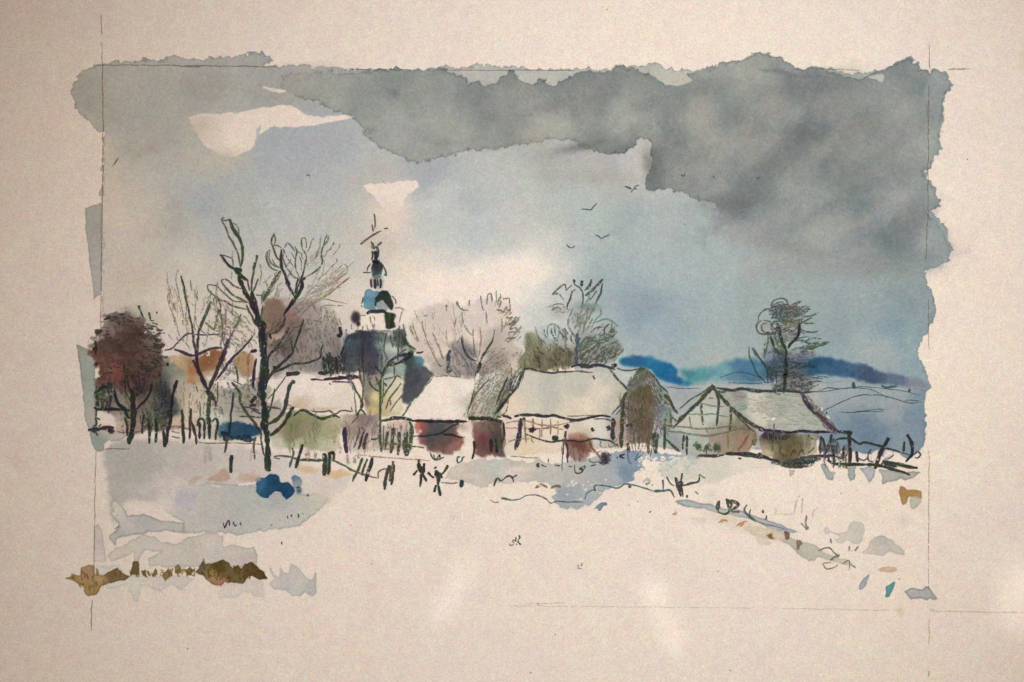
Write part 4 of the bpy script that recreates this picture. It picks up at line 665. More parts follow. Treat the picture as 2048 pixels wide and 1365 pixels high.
# ---- windswept dark tree on the right
part('pine', 'painted_tree', 'dark windswept pine with looping crown behind the timbered house'); part('pine.c', 'crown', None, 'pine')
wash('pine.c', 'M', '600,300 700,260 780,300 900,330 870,420 760,460 640,430', (122,124,124), a=.5, soft=10, rim=0)
wash('pine.c', 'M', '500,850 600,800 760,830 1040,820 1000,900 980,980 1000,1080 1040,1180 1000,1240 700,1250 640,1240 600,1100 540,1000', hs('M', [(600,900,(96,108,122)),(850,870,(102,108,118)),(900,1000,(120,116,112)),(800,1100,(136,126,114)),(950,1180,(130,128,116)),(650,1000,(100,106,114))]), a=.5, soft=14, rough=9, rim=0)
blob('pine.c', 'M', 590, 720, 14, 14, (120,126,104), .5); blob('pine.c', 'M', 530, 530, 13, 13, (140,142,146), .5)
many('pine', 'M', 7, 'k', .85, '640,540 680,560 680,620 710,720 745,800 750,900|9:750,890 755,1000 745,1100 735,1200 725,1280|7:900,490 895,590 860,670 800,730 770,780|5:575,650 590,700 620,770 660,830 720,860')
many('pine', 'M', 3.2, 'g', .75, '580,320 500,350 450,400 435,470|575,300 610,240 690,210 750,230 780,290|600,290 650,260 720,250|470,460 420,500 415,560 450,610 550,620 640,625|500,460 580,480 600,540 590,600 520,600 480,570 480,510 540,490|6:530,605 560,600|4:780,310 860,270 925,250|4:720,480 850,490 940,480 1050,430|3:920,560 980,590 1060,595 1120,575|3:900,580 960,620|3.6:830,700 920,690 1000,720 1110,725|4:960,780 1050,785 1130,750 1210,730|3:325,760 335,860 380,980 430,1080 520,1170|5:370,770 420,850 480,930 530,1010 570,1110|3:550,630 540,740 510,840 500,900|2.6:500,780 510,840|3:380,800 420,870|3:650,1050 640,1160|4:540,990 545,1160|3:500,740 530,720|3:560,1050 590,1160')
hatch('pine', 'M', '590,270 780,280 800,420 740,620 620,560 600,400', 8, 60, 22, 3.4, 'k', .42, curve=.15, spread=24)
hatch('pine', 'M', '760,300 960,300 900,520 760,520', -18, 24, 30, 4, 'g', .42)
hatch('pine', 'M', '700,520 880,500 860,680 740,720', -10, 18, 24, 3.4, 'm', .42)
hatch('pine', 'M', '560,660 680,640 740,800 640,800', 75, 14, 20, 4, (88,96,70), .45)
hatch('pine', 'M', '560,820 1040,820 1000,1000 800,1040 540,960', -28, 70, 26, 3.4, (72,78,90), .42)
hatch('pine', 'M', '640,1030 1000,1030 1060,1240 640,1270', -6, 70, 26, 3.2, 'm', .42)
hatch('pine', 'M', '600,1180 1060,1180 1060,1260 600,1270', 4, 30, 26, 3.6, 'k', .42)
hatch('pine', 'M', '540,950 640,950 640,1160 540,1160', 84, 18, 24, 3, 'k', .4)

hatch('pine', 'M', '780,280 1000,260 1100,600 1180,740 1000,820 760,760', -12, 26, 34, 3.2, 'g', .6, curve=.06, spread=10)
hatch('pine', 'M', '620,640 740,640 740,900 600,860', 60, 16, 22, 3, 'g', .55, spread=16)
hatch('pine', 'M', '660,830 1060,820 1080,1240 660,1240', -4, 34, 38, 3, 'k', .5, curve=.05, spread=10)
hatch('big', 'B', '640,900 1000,560 1180,500 1150,760 1040,960 760,1100', -62, 14, 24, 2.2, 'm', .5)
hatch('big', 'C', '780,20 1150,-60 1280,60 1080,300 800,560', -50, 26, 26, 2.6, 'g', .5)
hatch('vtree', 'A', '900,700 1500,760 1450,1250 950,1200', 80, 26, 26, 2.2, 'g', .42, spread=14)
hatch('green', 'I', '560,750 860,840 860,1180 300,1180 330,900', 70, 26, 22, 3, 'g', .5, spread=20)
hatch('pink', 'H', '550,1090 900,1090 940,820 620,760', 65, 22, 24, 3, (104,94,92), .45, spread=16)

# ---- houses
MOOD[:] = [128.0, 56.0, 0.80]
part('h1', 'painted_house', 'low house with cream snow roof behind the tall tree trunk'); part('h1.r', 'roof', None, 'h1'); part('h1.w', 'wall', 'olive green wash wall', 'h1')
wash('h1.r', 'G', '290,165 430,150 560,165 680,230 990,245 1020,330 1030,450 1020,560 900,530 640,540 450,530 380,500 290,490 290,400 90,450 150,300', [(600,780,(208,194,176)),(640,770,(212,196,176)),(690,800,(200,186,166)),(560,800,(200,184,166)),(600,812,(192,170,140)),(550,770,(196,180,160))], a=.95, soft=3, rough=3, rim=0)
wash('h1.w', 'G', '280,560 480,560 640,610 860,620 880,700 880,800 850,930 700,980 480,950 300,960 150,930 130,830 200,740 290,640', hs('G', [(380,680,(138,136,94)),(330,800,(140,138,100)),(600,700,(146,144,104)),(700,780,(158,156,116)),(560,850,(152,154,116)),(800,700,(170,160,126)),(200,880,(184,176,150)),(400,900,(172,170,138)),(700,900,(176,174,142)),(850,880,(188,178,148)),(420,780,(146,138,98))]), a=.93, soft=9, rough=5, rim=0)
blob(None, 'G', 370, 500, 12, 4, (190,150,120), .6); blob(None, 'G', 700, 530, 26, 4, (190,150,116), .6)
many('h1', 'G', 9, 'v', .9, '280,150 430,142|6:280,165 340,160|5:540,210 600,213 680,215|8:680,212 780,203 850,195 950,188 1060,190|4:770,235 870,235 990,235|3.5:740,250 765,265|8:940,170 1050,185')
many('h1', 'G', 4, 'g', .8, '545,540 580,555 650,562 700,555 740,545 800,580 850,550 890,540 950,550 1000,555|6.5:360,600 420,550 480,545 540,575 600,610 660,630 730,610 800,600 860,625|3.5:120,500 200,520 230,535|2.5:570,520 580,545|2.5:970,500 990,550|2:270,180 200,290 90,420')
hatch('h1.w', 'G', '300,620 860,640 820,900 300,940', 100, 26, 34, 3, (150,146,106), .3)
hatch('h1', 'G', '280,480 520,530 520,560 300,560', 5, 8, 16, 3, 'b', .35)
part('yard', 'painted_wall', 'pinkish grey yard wall between the olive house and the red shed')
wash('yard', 'G', '890,600 1000,590 1150,590 1270,600 1290,700 1480,660 1620,680 1620,900 1580,960 1300,960 1160,980 950,970 900,850 880,720', hs('G', [(950,650,(176,156,140)),(1050,650,(148,120,112)),(1150,650,(136,122,116)),(1000,780,(160,138,126)),(1100,850,(158,140,130)),(1220,700,(160,144,136)),(1230,850,(184,168,150)),(1300,700,(190,166,152)),(1450,700,(196,168,152)),(1500,800,(180,164,146)),(1000,920,(186,170,154)),(1200,930,(192,176,156))]), a=.92, soft=8, rough=4, rim=0)
many('yard', 'G', 10, 'v', .85, '908,725 910,850 925,1000|4:1070,730 1040,850 1000,940|5.5:1120,740 1080,870 1055,960|7:1145,780 1120,880 1110,960|3:1080,730 1130,760|5:1190,850 1260,850|2.2:1060,600 980,680|8:915,900 925,990')
hatch('yard', 'G', '1300,680 1600,680 1600,780 1300,780', 88, 18, 18, 2.6, 'm', .3)
hatch('yard', 'G', '900,620 1260,600 1260,940 940,940', 96, 24, 30, 3, (150,124,114), .3)

# house 3: snow roof and red shed
part('h3', 'painted_house', 'long snow-roofed shed with two dark red wall patches'); part('h3.r', 'roof', 'cream snow roof hatched with grey at its right end', 'h3')
part('h3.w', 'wall', 'dark plum-red wall patch on the left of the shed', 'h3'); part('h3.v', 'wall', 'brown-red wall patch on the right of the shed', 'h3')
wash('h3.r', 'J', '500,190 700,205 950,225 1100,160 1300,140 1480,140 1520,130 1440,350 1330,500 1220,650 1050,670 880,660 700,680 440,680 250,680 130,630 220,500 330,420 430,280', hs('J', [(600,400,(222,208,190)),(400,600,(214,198,180)),(700,600,(220,206,188)),(900,300,(214,204,190)),(950,500,(184,176,154)),(1050,250,(176,172,154)),(1200,250,(186,180,168)),(1100,450,(166,162,144)),(1200,500,(160,156,140)),(1350,250,(156,154,146)),(1450,220,(178,174,160)),(1000,620,(176,168,148))]), a=.95, soft=3, rough=3, rim=0)
hatch('h3.r', 'J', '1000,170 1470,150 1220,640 880,640', -62, 84, 50, 2.4, 'm', .36, spread=3)
hatch('h3.r', 'J', '1300,170 1490,150 1440,320 1230,620 1200,560', -62, 13, 60, 3.2, 'g', .55, spread=3)
many('h3.r', 'J', 6, 'k', .85, '1440,320 1360,400 1290,500 1200,620|6:1525,120 1480,220 1450,300 1430,345|8:1290,490 1220,600|5:1340,200 1260,380 1210,500|3:1400,180 1290,400 1230,520|3:1130,220 980,380 900,560|3:960,340 880,620|4:1380,250 1370,340 1430,340')
many('h3', 'J', 2, 'g', .6, '400,90 500,180 640,180 800,200|2.5:490,185 430,280')
many('h3', 'J', 3.4, 'g', .75, '150,640 200,540 260,470')
wash('h3.w', 'J', '320,705 480,700 700,710 790,720 770,800 790,860 835,890 825,1000 760,1040 680,1080 600,1070 500,1050 430,1010 370,960 340,900 340,800 310,780',
     hs('J', [(330,760,(190,96,84)),(400,760,(86,80,94)),(550,750,(80,82,94)),(700,740,(92,98,100)),(620,790,(112,90,96)),(600,880,(92,86,84)),(450,880,(84,82,82)),(700,840,(92,86,88)),(500,830,(80,80,86)),(340,930,(160,94,100)),(500,960,(112,82,78)),(650,960,(116,82,76)),(780,920,(150,96,84)),(720,900,(108,84,80)),(700,1040,(160,116,106)),(520,1040,(150,104,98)),(800,980,(180,110,96))]), a=.97, soft=9, rough=5, rim=0, sharp=3)
wash(None, 'J', '285,730 330,725 335,830 300,840', (206,128,110), a=.8, soft=4, rim=0)
wash('h3.v', 'J', '930,720 1000,700 1150,690 1290,700 1300,820 1290,950 1310,1060 1300,1110 1150,1100 1020,1110 970,1050 950,900', hs('J', [(950,740,(168,150,136)),(1050,760,(132,104,92)),(1200,760,(112,94,86)),(1000,850,(148,104,96)),(1060,900,(128,66,74)),(1200,880,(100,78,76)),(1100,1000,(112,74,70)),(1080,1080,(136,96,90)),(1280,900,(98,86,82)),(1270,1060,(110,92,94)),(1180,1080,(120,84,80))]), a=.97, soft=7, rough=4, rim=0, sharp=3)
blob('h3.v', 'J', 830, 770, 14, 8, (170,150,138), .6)
many('h3', 'J', 6.5, 'k', .85, '0,670 60,660 150,665 250,690|7:250,700 400,695 550,700 700,700 880,700|9:0,670 120,665|9:890,665 1000,665 1100,670 1200,690|6:1200,690 1280,700|4:260,865 350,870 470,860 560,845 640,800 710,750 780,725|4.5:600,850 700,850 760,870 830,885|6:1290,710 1300,850 1280,960|3:240,980 330,990 400,1000|3:1210,640 1270,655')
many('h3', 'J', 6, 'k', .9, '955,920 960,1000 955,1060 940,1130|7:1150,900 1150,980 1150,1050|8:1210,880 1215,980 1215,1060|4:1270,900 1260,1000')
many('h3', 'G', 6, 'g', .8, '1290,650 1400,640 1500,625 1600,635 1640,650|6:1290,625 1290,650|7:1620,680 1630,760 1600,860|6:1600,660 1625,700')
hatch('h3.v', 'J', '1150,720 1290,720 1290,1060 1180,1060', 88, 18, 30, 4, (84,74,68), .35)

# barn
part('barn', 'painted_house', 'long timbered barn with large grey-white snow roof'); part('barn.r', 'roof', None, 'barn'); part('barn.w', 'wall', None, 'barn'); part('barn.red', 'door', 'rusty red door wash', 'barn')
wash('barn.r', 'K', '250,110 350,125 600,135 850,110 1000,100 1120,100 1180,180 1290,320 1260,380 1200,480 1130,560 950,560 780,590 600,570 400,550 130,560 30,540 20,520 120,340', hs('K', [(300,200,(186,180,162)),(500,250,(176,174,160)),(800,250,(180,176,160)),(500,400,(178,174,158)),(1000,300,(196,184,160)),(900,450,(202,186,160)),(100,450,(204,184,156)),(300,500,(190,180,158)),(1100,450,(184,174,156)),(1200,350,(176,170,152)),(1080,180,(176,174,160)),(700,520,(196,180,156))]), a=.95, soft=2.6, rough=2.5, rim=0.04, vn='cloud2')
wash('barn.r', 'K', '1120,90 1250,110 1380,100 1360,180 1300,280 1200,200', (174,176,168), a=.9, soft=3, rim=0)
wash('barn.w', 'K', '30,600 200,600 480,590 700,630 900,610 1130,600 1200,560 1230,700 1240,880 1150,900 900,900 700,920 300,960 60,960 40,800', hs('K', [(100,700,(204,180,158)),(300,880,(206,184,152)),(450,700,(206,186,164)),(900,680,(196,186,162)),(850,750,(184,170,146)),(1000,730,(188,188,172)),(1180,650,(176,156,144)),(600,880,(200,180,156)),(1100,880,(170,164,154)),(250,900,(204,178,138)),(150,900,(196,190,164)),(500,720,(206,190,156)),(90,850,(196,170,154))]), a=.85, soft=5, rough=3, rim=0)
wash('barn.red', 'K', '680,760 800,735 900,770 940,850 900,960 850,1010 760,1010 700,960 680,880', hs('K', [(720,760,(190,136,112)),(800,760,(176,130,108)),(760,860,(116,66,56)),(810,880,(124,70,64)),(880,820,(160,118,102)),(820,980,(160,130,124)),(720,950,(150,118,108))]), a=.95, soft=10, rough=4, rim=0)
hatch('barn.red', 'K', '700,820 880,820 860,980 700,980', 88, 20, 22, 4, (112,68,62), .4)
many('barn', 'I', 5, 'v', .75, '265,1240 350,1240 460,1270 600,1285 700,1275 860,1268|2.5:860,1265 940,1268 1020,1280|5:655,1240 655,1275|6.5:810,1215 900,1200 1000,1215 1100,1200 1200,1212 1310,1245|12:910,1205 1020,1215|12:1295,1180 1305,1225')
many('barn', 'K', 3.5, 'g', .8, '1180,85 1250,105 1330,105 1420,85 1470,80|5:1110,90 1160,160 1220,230 1290,300 1335,320|4:940,160 960,200|2:800,120 950,130')
many('barn', 'K', 6.5, 'v', .88, '145,575 240,560 350,560 440,570 540,565 620,585 700,605 780,610 860,595 940,575 1040,565 1120,580|3:950,600 1040,597 1130,615|6:25,568 70,572 120,590|2.6:700,630 760,620|10:215,590 205,690 190,790 155,910|9:230,600 260,600|9:1145,590 1145,700 1140,820|5.5:665,720 655,800 680,900 685,1040|4:640,800 640,960|2:630,880 625,1120|4:270,750 350,785 430,810 520,830 620,815 760,822 860,820 950,800 1050,810 1120,820 1200,880')
many('barn', 'K', 3, 'b', .7, '60,640 140,625 250,610 380,650 500,660 620,650 690,640|3.6:240,690 340,700 430,695 540,685 640,705|3:85,830 150,810 250,800 330,795|2:60,685 160,690 200,710|3.4:430,600 425,700 425,780|3.6:510,600 512,680 510,760|2.6:585,620 590,700 590,760|4:335,590 335,680|4:240,600 255,700 260,760 265,840|3:330,780 320,810 345,840|2:400,700 400,820|4.5:895,790 930,880 990,960 1020,1000|2:680,570 800,565 950,555')
for i, (x, y, w, ln, lb) in enumerate(((332,705,13,9,None),(555,790,13,10,None),(680,672,12,8,None),(940,705,6,9,None),(1102,690,9,10,None))):
    k = 'barn.win%d' % i; part(k, 'window', lb, 'barn'); S(k, 'K', [(x - 14, y - ln * 2.2), (x + 4, y + ln * 2.2)] if i != 1 else [(x - 28, y - 4), (x + 36, y + 4)], w, 'v' if i == 4 else 'k', .97, taper=.1)
    S(k, 'K', [(x - 10, y), (x + 16, y + 10)], w * .8, 'k', .95, taper=.1)

# thatched gable
part('gable', 'painted_barn', 'tall brown thatched gable next to the timbered barn'); part('gable.w', 'wall', None, 'gable'); part('gable.r', 'roof', None, 'gable')
wash('gable.r', 'K', '1440,80 1500,100 1570,180 1700,330 1800,540 1720,560 1700,700 1640,700 1600,560 1560,380 1500,280 1440,250 1380,300 1330,340 1280,400 1240,420 1300,280 1360,160', hs('K', [(1450,110,(134,136,128)),(1400,180,(140,140,128)),(1470,180,(120,126,118)),(1340,300,(140,144,132)),(1540,240,(164,170,162)),(1600,330,(160,168,162)),(1650,400,(152,160,156)),(1620,480,(126,124,124)),(1700,520,(150,158,156)),(1680,640,(150,156,154)),(1740,440,(166,172,166))]), a=.9, soft=5, rough=3, rim=0)
wash('gable.w', 'K', '1330,340 1400,270 1450,255 1510,275 1540,350 1575,400 1580,500 1560,650 1530,800 1480,840 1380,845 1280,835 1275,700 1285,500 1300,380', hs('K', [(1420,320,(120,110,74)),(1400,400,(118,98,74)),(1480,400,(116,94,66)),(1480,500,(112,108,80)),(1350,500,(128,110,92)),(1450,650,(112,92,76)),(1340,700,(136,112,100)),(1320,800,(156,136,124)),(1450,800,(128,108,92)),(1550,500,(134,124,104)),(1300,450,(132,124,110))]), a=.96, soft=5, rough=4, rim=0, sharp=3)
wash(None, 'K', '1180,600 1290,500 1290,830 1240,880 1180,850', (168,148,136), a=.7, soft=6, rim=0)
hatch('gable.w', 'K', '1300,380 1440,260 1570,400 1540,820 1290,820', 89, 60, 46, 3.6, (96,84,68), .38, spread=3)
hatch('gable.r', 'K', '1360,160 1450,100 1540,200 1500,280 1400,280 1300,360', 70, 34, 22, 4, 'm', .45, spread=16)
hatch('gable.r', 'K', '1500,150 1700,350 1760,520 1680,680 1580,420', 66, 40, 30, 3, 's', .42, spread=8)
hatch('gable.r', 'K', '1560,380 1640,420 1640,700 1580,780', 80, 26, 30, 5, (100,96,96), .4)
hatch('gable.r', 'K', '1220,380 1290,380 1290,600 1190,520', 80, 20, 26, 4, 'g', .42)
many('gable', 'K', 4, 'g', .75, '1420,100 1340,200 1300,280|3:1330,170 1280,290|9:1285,330 1240,400 1225,460|4.5:1220,450 1130,550|10:1250,380 1240,560 1230,720 1225,890|5:1490,110 1560,180 1630,270 1700,330|4:1480,140 1530,280 1590,390 1640,480|6.5:1660,360 1720,420 1760,500 1800,545|7:1290,840 1300,940|4:1410,830 1400,910|7:1500,820 1500,950|11:1560,740 1575,950|7:1670,600 1665,760 1660,910|7:1600,750 1570,900|9:1270,668 1355,660|4:1720,520 1730,600 1720,690|3:1410,500 1410,830|4:1360,600 1350,840|4:1290,400 1300,600|5:1230,880 1225,895|7:1380,120 1460,90|3:1170,560 1220,500')

# timbered house on the right
part('tim', 'painted_house', 'half-timbered house with broad grey gable on the right'); part('tim.g', 'gable_wall', 'pale timber-framed gable wall', 'tim'); part('tim.r', 'roof', 'grey-green snow roof slope', 'tim'); part('tim.w', 'wall', 'olive-brown side wall under the eave', 'tim')
wash('tim.g', 'L', '1180,540 1260,640 1420,800 1560,950 1660,1050 1660,1200 1560,1290 1300,1310 1100,1320 850,1300 700,1230 640,1150 640,1000 760,960 900,820 1050,690', hs('L', [(1180,700,(172,168,160)),(1100,800,(176,180,168)),(900,900,(180,178,162)),(1000,940,(178,178,162)),(1300,850,(168,166,150)),(1450,930,(142,138,108)),(1200,1150,(160,142,122)),(1100,1180,(170,172,156)),(700,1150,(150,156,162)),(900,1150,(164,174,164)),(1500,1150,(178,124,96)),(1420,1080,(160,132,108)),(1580,1050,(160,130,108)),(1350,1200,(160,136,112)),(1450,1220,(170,134,108)),(1600,1250,(196,182,146)),(1500,1010,(132,120,90))]), a=.93, soft=4, rough=3, rim=0, sharp=3)
wash('tim.r', 'N', '20,215 150,195 300,205 560,205 740,215 800,300 900,420 1010,520 1060,575 900,570 640,575 430,560 330,510 200,410 100,320', hs('N', [(180,240,(150,148,138)),(100,280,(160,160,150)),(190,330,(152,164,148)),(300,250,(186,184,162)),(300,330,(186,178,158)),(420,350,(176,168,150)),(500,260,(164,166,150)),(560,350,(156,164,150)),(650,280,(166,168,154)),(400,450,(190,182,162)),(550,480,(172,172,156)),(700,480,(170,172,154)),(800,400,(160,164,152)),(900,520,(164,168,152)),(500,530,(160,166,150))]), a=.95, soft=2.5, rough=3, rim=0.08, vn='cloud2', sharp=3)
wash('tim.r', 'N', '150,200 230,215 245,250 200,270 130,240', (150,150,140), a=.7, soft=2, rim=.12); wash('tim.r', 'N', '120,330 180,310 240,320 250,340 220,370 150,370', (146,160,146), a=.7, soft=2, rim=.12)
for q in ('475,475 495,445 520,450 500,470', '600,452 620,458 612,470', '850,650 885,650 875,665'): wash(None, 'N', q, (212,204,188), rough=.8, rim=0)
wash('tim.w', 'N', '400,590 600,600 760,605 900,620 910,700 900,770 800,800 700,830 580,860 480,820 390,790', hs('N', [(450,620,(92,80,76)),(550,640,(108,98,70)),(650,650,(116,104,72)),(750,680,(124,112,76)),(820,650,(150,142,118)),(880,700,(170,162,140)),(450,720,(150,142,104)),(550,780,(138,116,88)),(650,760,(130,112,72)),(600,820,(120,100,84)),(420,780,(184,160,124)),(850,760,(176,164,136))]), a=.95, soft=5, rough=4, rim=0, sharp=3)
many('tim', 'L', 9, 'g', .72, '1180,515 1100,610 1000,720 900,810 820,890 720,1000|4:1170,510 1080,580 950,660 860,730 780,790|6:1210,545 1300,555 1400,575 1500,560 1620,570 1820,590|6:1230,592 1320,590|8:1190,555 1260,650 1350,740 1440,830 1550,910 1660,980 1800,1040|4:1400,820 1480,900 1560,980 1640,1050|6:1195,580 1235,690 1225,850 1215,980|5.5:1040,720 1045,850 1060,970|6:1375,760 1375,900 1370,980 1360,1050|9:1150,540 1200,560')
many('tim', 'L', 3.2, (92,96,76), .75, '905,870 915,960 930,1020|1030,725 1150,750 1300,760|890,850 1050,850 1180,845 1350,880|4:730,985 880,995 1000,1010 1150,1005 1300,990 1460,990|4.5:640,1045 780,1050 900,1070 1080,1090 1200,1080 1330,1050 1440,1020 1530,1010|3.6:1340,1080 1345,1170 1345,1250|5:1580,1080 1520,1180 1450,1265|4:1650,1060 1630,1170 1570,1250|3:1500,1010 1640,1030|3:1180,660 1120,665|3:1100,1010 1110,1060')
many('tim', 'L', 6, 'g', .8, '840,1080 830,1170 830,1250|6:875,1090 875,1200 875,1310|6:620,950 620,1250|6:640,1130 700,1190 790,1270|5:640,970 720,990|7:630,620 690,700 720,770 770,840|5:690,830 690,960|4:700,880 760,930|4:570,1050 620,960')
hatch('tim', 'L', '560,780 700,800 720,1000 600,1050', 70, 26, 24, 3, 's', .4)
many('tim', 'L', 7, 'g', .75, '990,1345 1010,1325 1060,1320 1180,1320 1300,1310|8:1310,1295 1450,1300 1600,1320 1820,1345')
many('tim', 'N', 6.5, 'v', .8, '0,180 120,190 200,175 300,195 420,200 560,195 700,200 780,210 900,205|11:760,215 800,290 870,380 960,460 1030,530 1120,585|6.5:420,560 500,570 640,580 760,570 900,575 1060,580|6:360,560 480,560|2.5:510,500 500,560|5:440,590 560,610')
hatch('tim', 'N', '420,585 620,585 620,640 430,640', 5, 34, 20, 5, 'v', .5)
hatch('tim', 'N', '800,220 1080,560 1040,580 780,260', 50, 24, 30, 5, 'm', .4, spread=4)
hatch('tim.r', 'N', '50,230 740,230 960,540 500,550', 4, 44, 26, 1.8, (146,146,132), .32)
hatch('tim.w', 'N', '420,600 900,610 880,780 560,840 420,780', 88, 40, 20, 3, (112,100,72), .4)
many('tim.w', 'N', 3, 'g', .65, '570,700 560,760 600,800 620,800|660,800 670,760 690,745 700,780|730,800 745,760 770,745 775,790|820,780 850,750 880,720|485,610 490,760|3:300,650 320,700 340,640|820,600 830,630 870,650')
many('tim', 'N', 8, 'k', .82, '50,780 150,780 280,785 400,810 500,840 580,865|7:580,870 700,845 850,805 950,800 1050,800 1130,830|10:580,875 650,885 720,875 800,860 880,852|7:640,905 780,900|10:610,880 700,860|6:360,770 390,800|4:170,820 200,830')
hatch('tim', 'N', '560,860 880,810 900,860 640,905', -6, 30, 30, 5, 'k', .5)
for i, (x, y, r_) in enumerate(((1010,1215,6.4),(1100,1225,5.6),(1210,1230,8.2))):
    k = 'shrub%d' % i; part(k, 'painted_bush', ('leftmost', 'middle and smallest', 'rightmost and widest')[i] + ' of three round green bushes before the gable')
    blob(k, 'L', x, y, r_ * 1.1, r_, (84,108,88), .95, 4, rough=.5); hatch(k, 'L', [(x - 40, y - 36), (x + 40, y - 36), (x + 40, y + 40), (x - 40, y + 40)], 20, 9, 9, 4.5, (66,84,66), .6, spread=50)
S('shrub1', 'L', '1100,1240 1100,1310', 3, 'g', .7)

hatch('green', 'I', '900,1180 900,950 1150,760 1290,740 1350,950 1380,1060 1250,1180', -46, 36, 26, 3, 'g', .62)
hatch('green', 'I', '300,960 560,960 860,1080 840,1220 260,1230', 84, 26, 16, 3, (84,82,58), .55)
hatch('gable.w', 'K', '1300,380 1440,260 1570,400 1540,820 1290,820', 89, 26, 60, 3, (74,66,52), .6, spread=2)
hatch('gable.r', 'K', '1480,130 1600,260 1720,480 1640,500 1500,280', 62, 14, 34, 3, 'g', .6, spread=4)
hatch('tim.r', 'N', '60,240 740,225 960,540 500,550', 0, 60, 12, 1.8, (128,134,122), .5, spread=5)
hatch('pine', 'M', '600,290 800,290 820,420 740,640 640,600', 0, 26, 24, 3, 'k', .6, curve=.2, spread=26)
hatch('yard', 'G', '900,620 1260,600 1260,940 940,940', 96, 14, 34, 3, (110,90,82), .5)
hatch('h1.w', 'G', '300,620 860,640 820,900 300,940', 82, 18, 30, 3, (112,112,70), .42)
hatch('ch.roof', 'F', '350,680 820,600 850,1100 350,1100', 88, 20, 50, 3, (46,48,58), .5, spread=3)
# ---- front small trees
MOOD[:] = [78.0, 34.0, 0.80]
part('ft1', 'painted_tree', 'small bare forked tree at the corner of the olive house'); part('ft2', 'painted_tree', 'slender bare tree in front of the church wall')
many('ft1', 'G', 4, 'g', .8, '1065,90 1075,200 1100,260 1105,340 1095,420 1085,500|3:1110,100 1115,250 1100,380|5:985,230 1020,310 1060,380 1080,430|3:1015,340 1020,450 1030,560 1040,600|9:1090,430 1088,520|6:1090,520 1060,560 1040,600|5:1090,530 1130,590|5:1060,90 1070,170|3:985,235 1000,330')
many('ft2', 'G', 6, 'g', .8, '1300,190 1290,300 1290,400 1285,480 1290,560 1290,650|3:1325,220 1320,350 1300,500|7:1290,650 1285,760 1290,850 1300,990|3:1320,700 1320,860 1310,980|6:1300,200 1340,110 1390,50 1430,20|4:1160,200 1200,280 1240,320 1280,340|4:1240,175 1270,260 1300,290|4:1460,180 1400,270 1350,350 1330,400|4:1510,250 1440,350 1380,430 1350,530|3:1520,380 1450,470 1390,560|3:1395,430 1400,490|3:1320,210 1400,190 1470,170 1525,205|5:1330,250 1360,280|3:1620,470 1570,540 1520,605')
many('ft2', 'F', 5.5, 'k', .82, '865,1210 890,1150 940,1070 970,1010 1040,960 1120,920 1220,900 1300,880|6.5:980,1060 1080,1030 1200,970 1300,910|3.8:865,1190 820,1120 760,1050|3:950,980 910,900 905,800 915,700 940,590|3:1095,1000 1095,830 1100,720|3:1060,960 1150,870 1220,830|3:1170,880 1130,940|4:1350,880 1450,870|9:1230,900 1310,880')

# ---- fences
part('fl', 'painted_fence', 'dark picket fence of uneven posts on the left'); part('fm', 'painted_fence', 'broken post-and-rail fence in front of the olive house'); part('fy', 'painted_fence', 'close upright palings below the snow-roofed shed'); part('fr', 'painted_fence', 'leaning stake fence at the far right')
npost = [0]
def post(parent, fr, s, w, tone='k', p=.85):
    k = 'post%d' % npost[0]; npost[0] += 1; part(k, 'fence_post', None, parent)
    for q in s.split('|'): S(k, fr, q, w, tone, p, taper=.4)
for s, w in (('570,880 590,1000 595,1100',5.5),('785,850 770,960 765,1080',5),('830,900 845,1020 850,1180',7),('915,900 925,1020 920,1170',7),('1010,1040 1020,1130 1025,1220',9),('1165,460 1130,560 1105,660 1095,800 1080,930 1060,1040 1040,1150 1020,1220',8),
             ('1215,800 1225,900 1235,1050 1240,1180',7),('1320,780 1315,900 1310,1010 1305,1130',5.5),('1320,920 1350,1010 1380,1100 1380,1190',6),('1415,930 1420,1030 1420,1130',6.5),('1385,980 1410,910 1450,900 1475,950 1475,1130',5.5),('1530,880 1530,1000 1535,1130',7),
             ('1560,940 1600,900 1625,950 1610,1040 1600,1140',6),('1805,600 1790,750 1770,950 1745,1100 1715,1280',5.5),('1700,1090 1710,1150',8)): post('fl', 'D', s, w)
many('fl', 'D', 3, 'm', .75, '1390,1160 1480,1170 1600,1175 1800,1170|6:1700,1100 1790,1140|3:1800,1170 2000,1180 2140,1190|3:1100,1100 1200,1110')
post('fl', 'O', '1172,240 1168,300 1168,362', 8); post('fl', 'O', '1335,115 1325,200 1330,270', 5, 'g'); post('fl', 'O', '1130,120 1135,170 1125,225', 4.5)
many('fl', 'O', 7, 'p', .4, '1000,180 990,300|1020,180 1030,290|5:1310,200 1300,280')
many('fm', 'G', 4.5, 'g', .78, '150,1030 280,1030 380,1055 470,1070 600,1080 720,1075 800,1080 880,1120 960,1165 1040,1200 1120,1230 1200,1255 1270,1270|4:1270,1260 1265,1210 1300,1180 1360,1165|6:430,1070 700,1078|2.5:150,1050 220,1055')
for s, w in (('350,940 355,1040 315,1150',5.5),('462,905 430,1000 405,1080 385,1160',7.5),('690,1000 700,1100 690,1240',10),('745,990 750,1080 740,1180 722,1225|740,990 800,1000',8),('800,1000 790,1070',7),('1100,1050 1060,1150 1020,1240 995,1305',6),('1150,1060 1110,1150 1085,1235',6.5),('1200,1040 1190,1120 1160,1200 1130,1300',9),('1425,1085 1430,1160 1420,1250 1410,1340|1400,1130 1395,1300',7),('1390,1130 1360,1220 1345,1300 1335,1390',8)):
    post('fm', 'G', s, w, 'k' if w > 7 else 'g')
many('fm', 'G', 7, 'l', .35, '500,960 500,1050|595,980 590,1060|940,1020 945,1120|1010,1040 1015,1110|1060,1000 1060,1060|530,980 525,1050|860,900 860,1000')
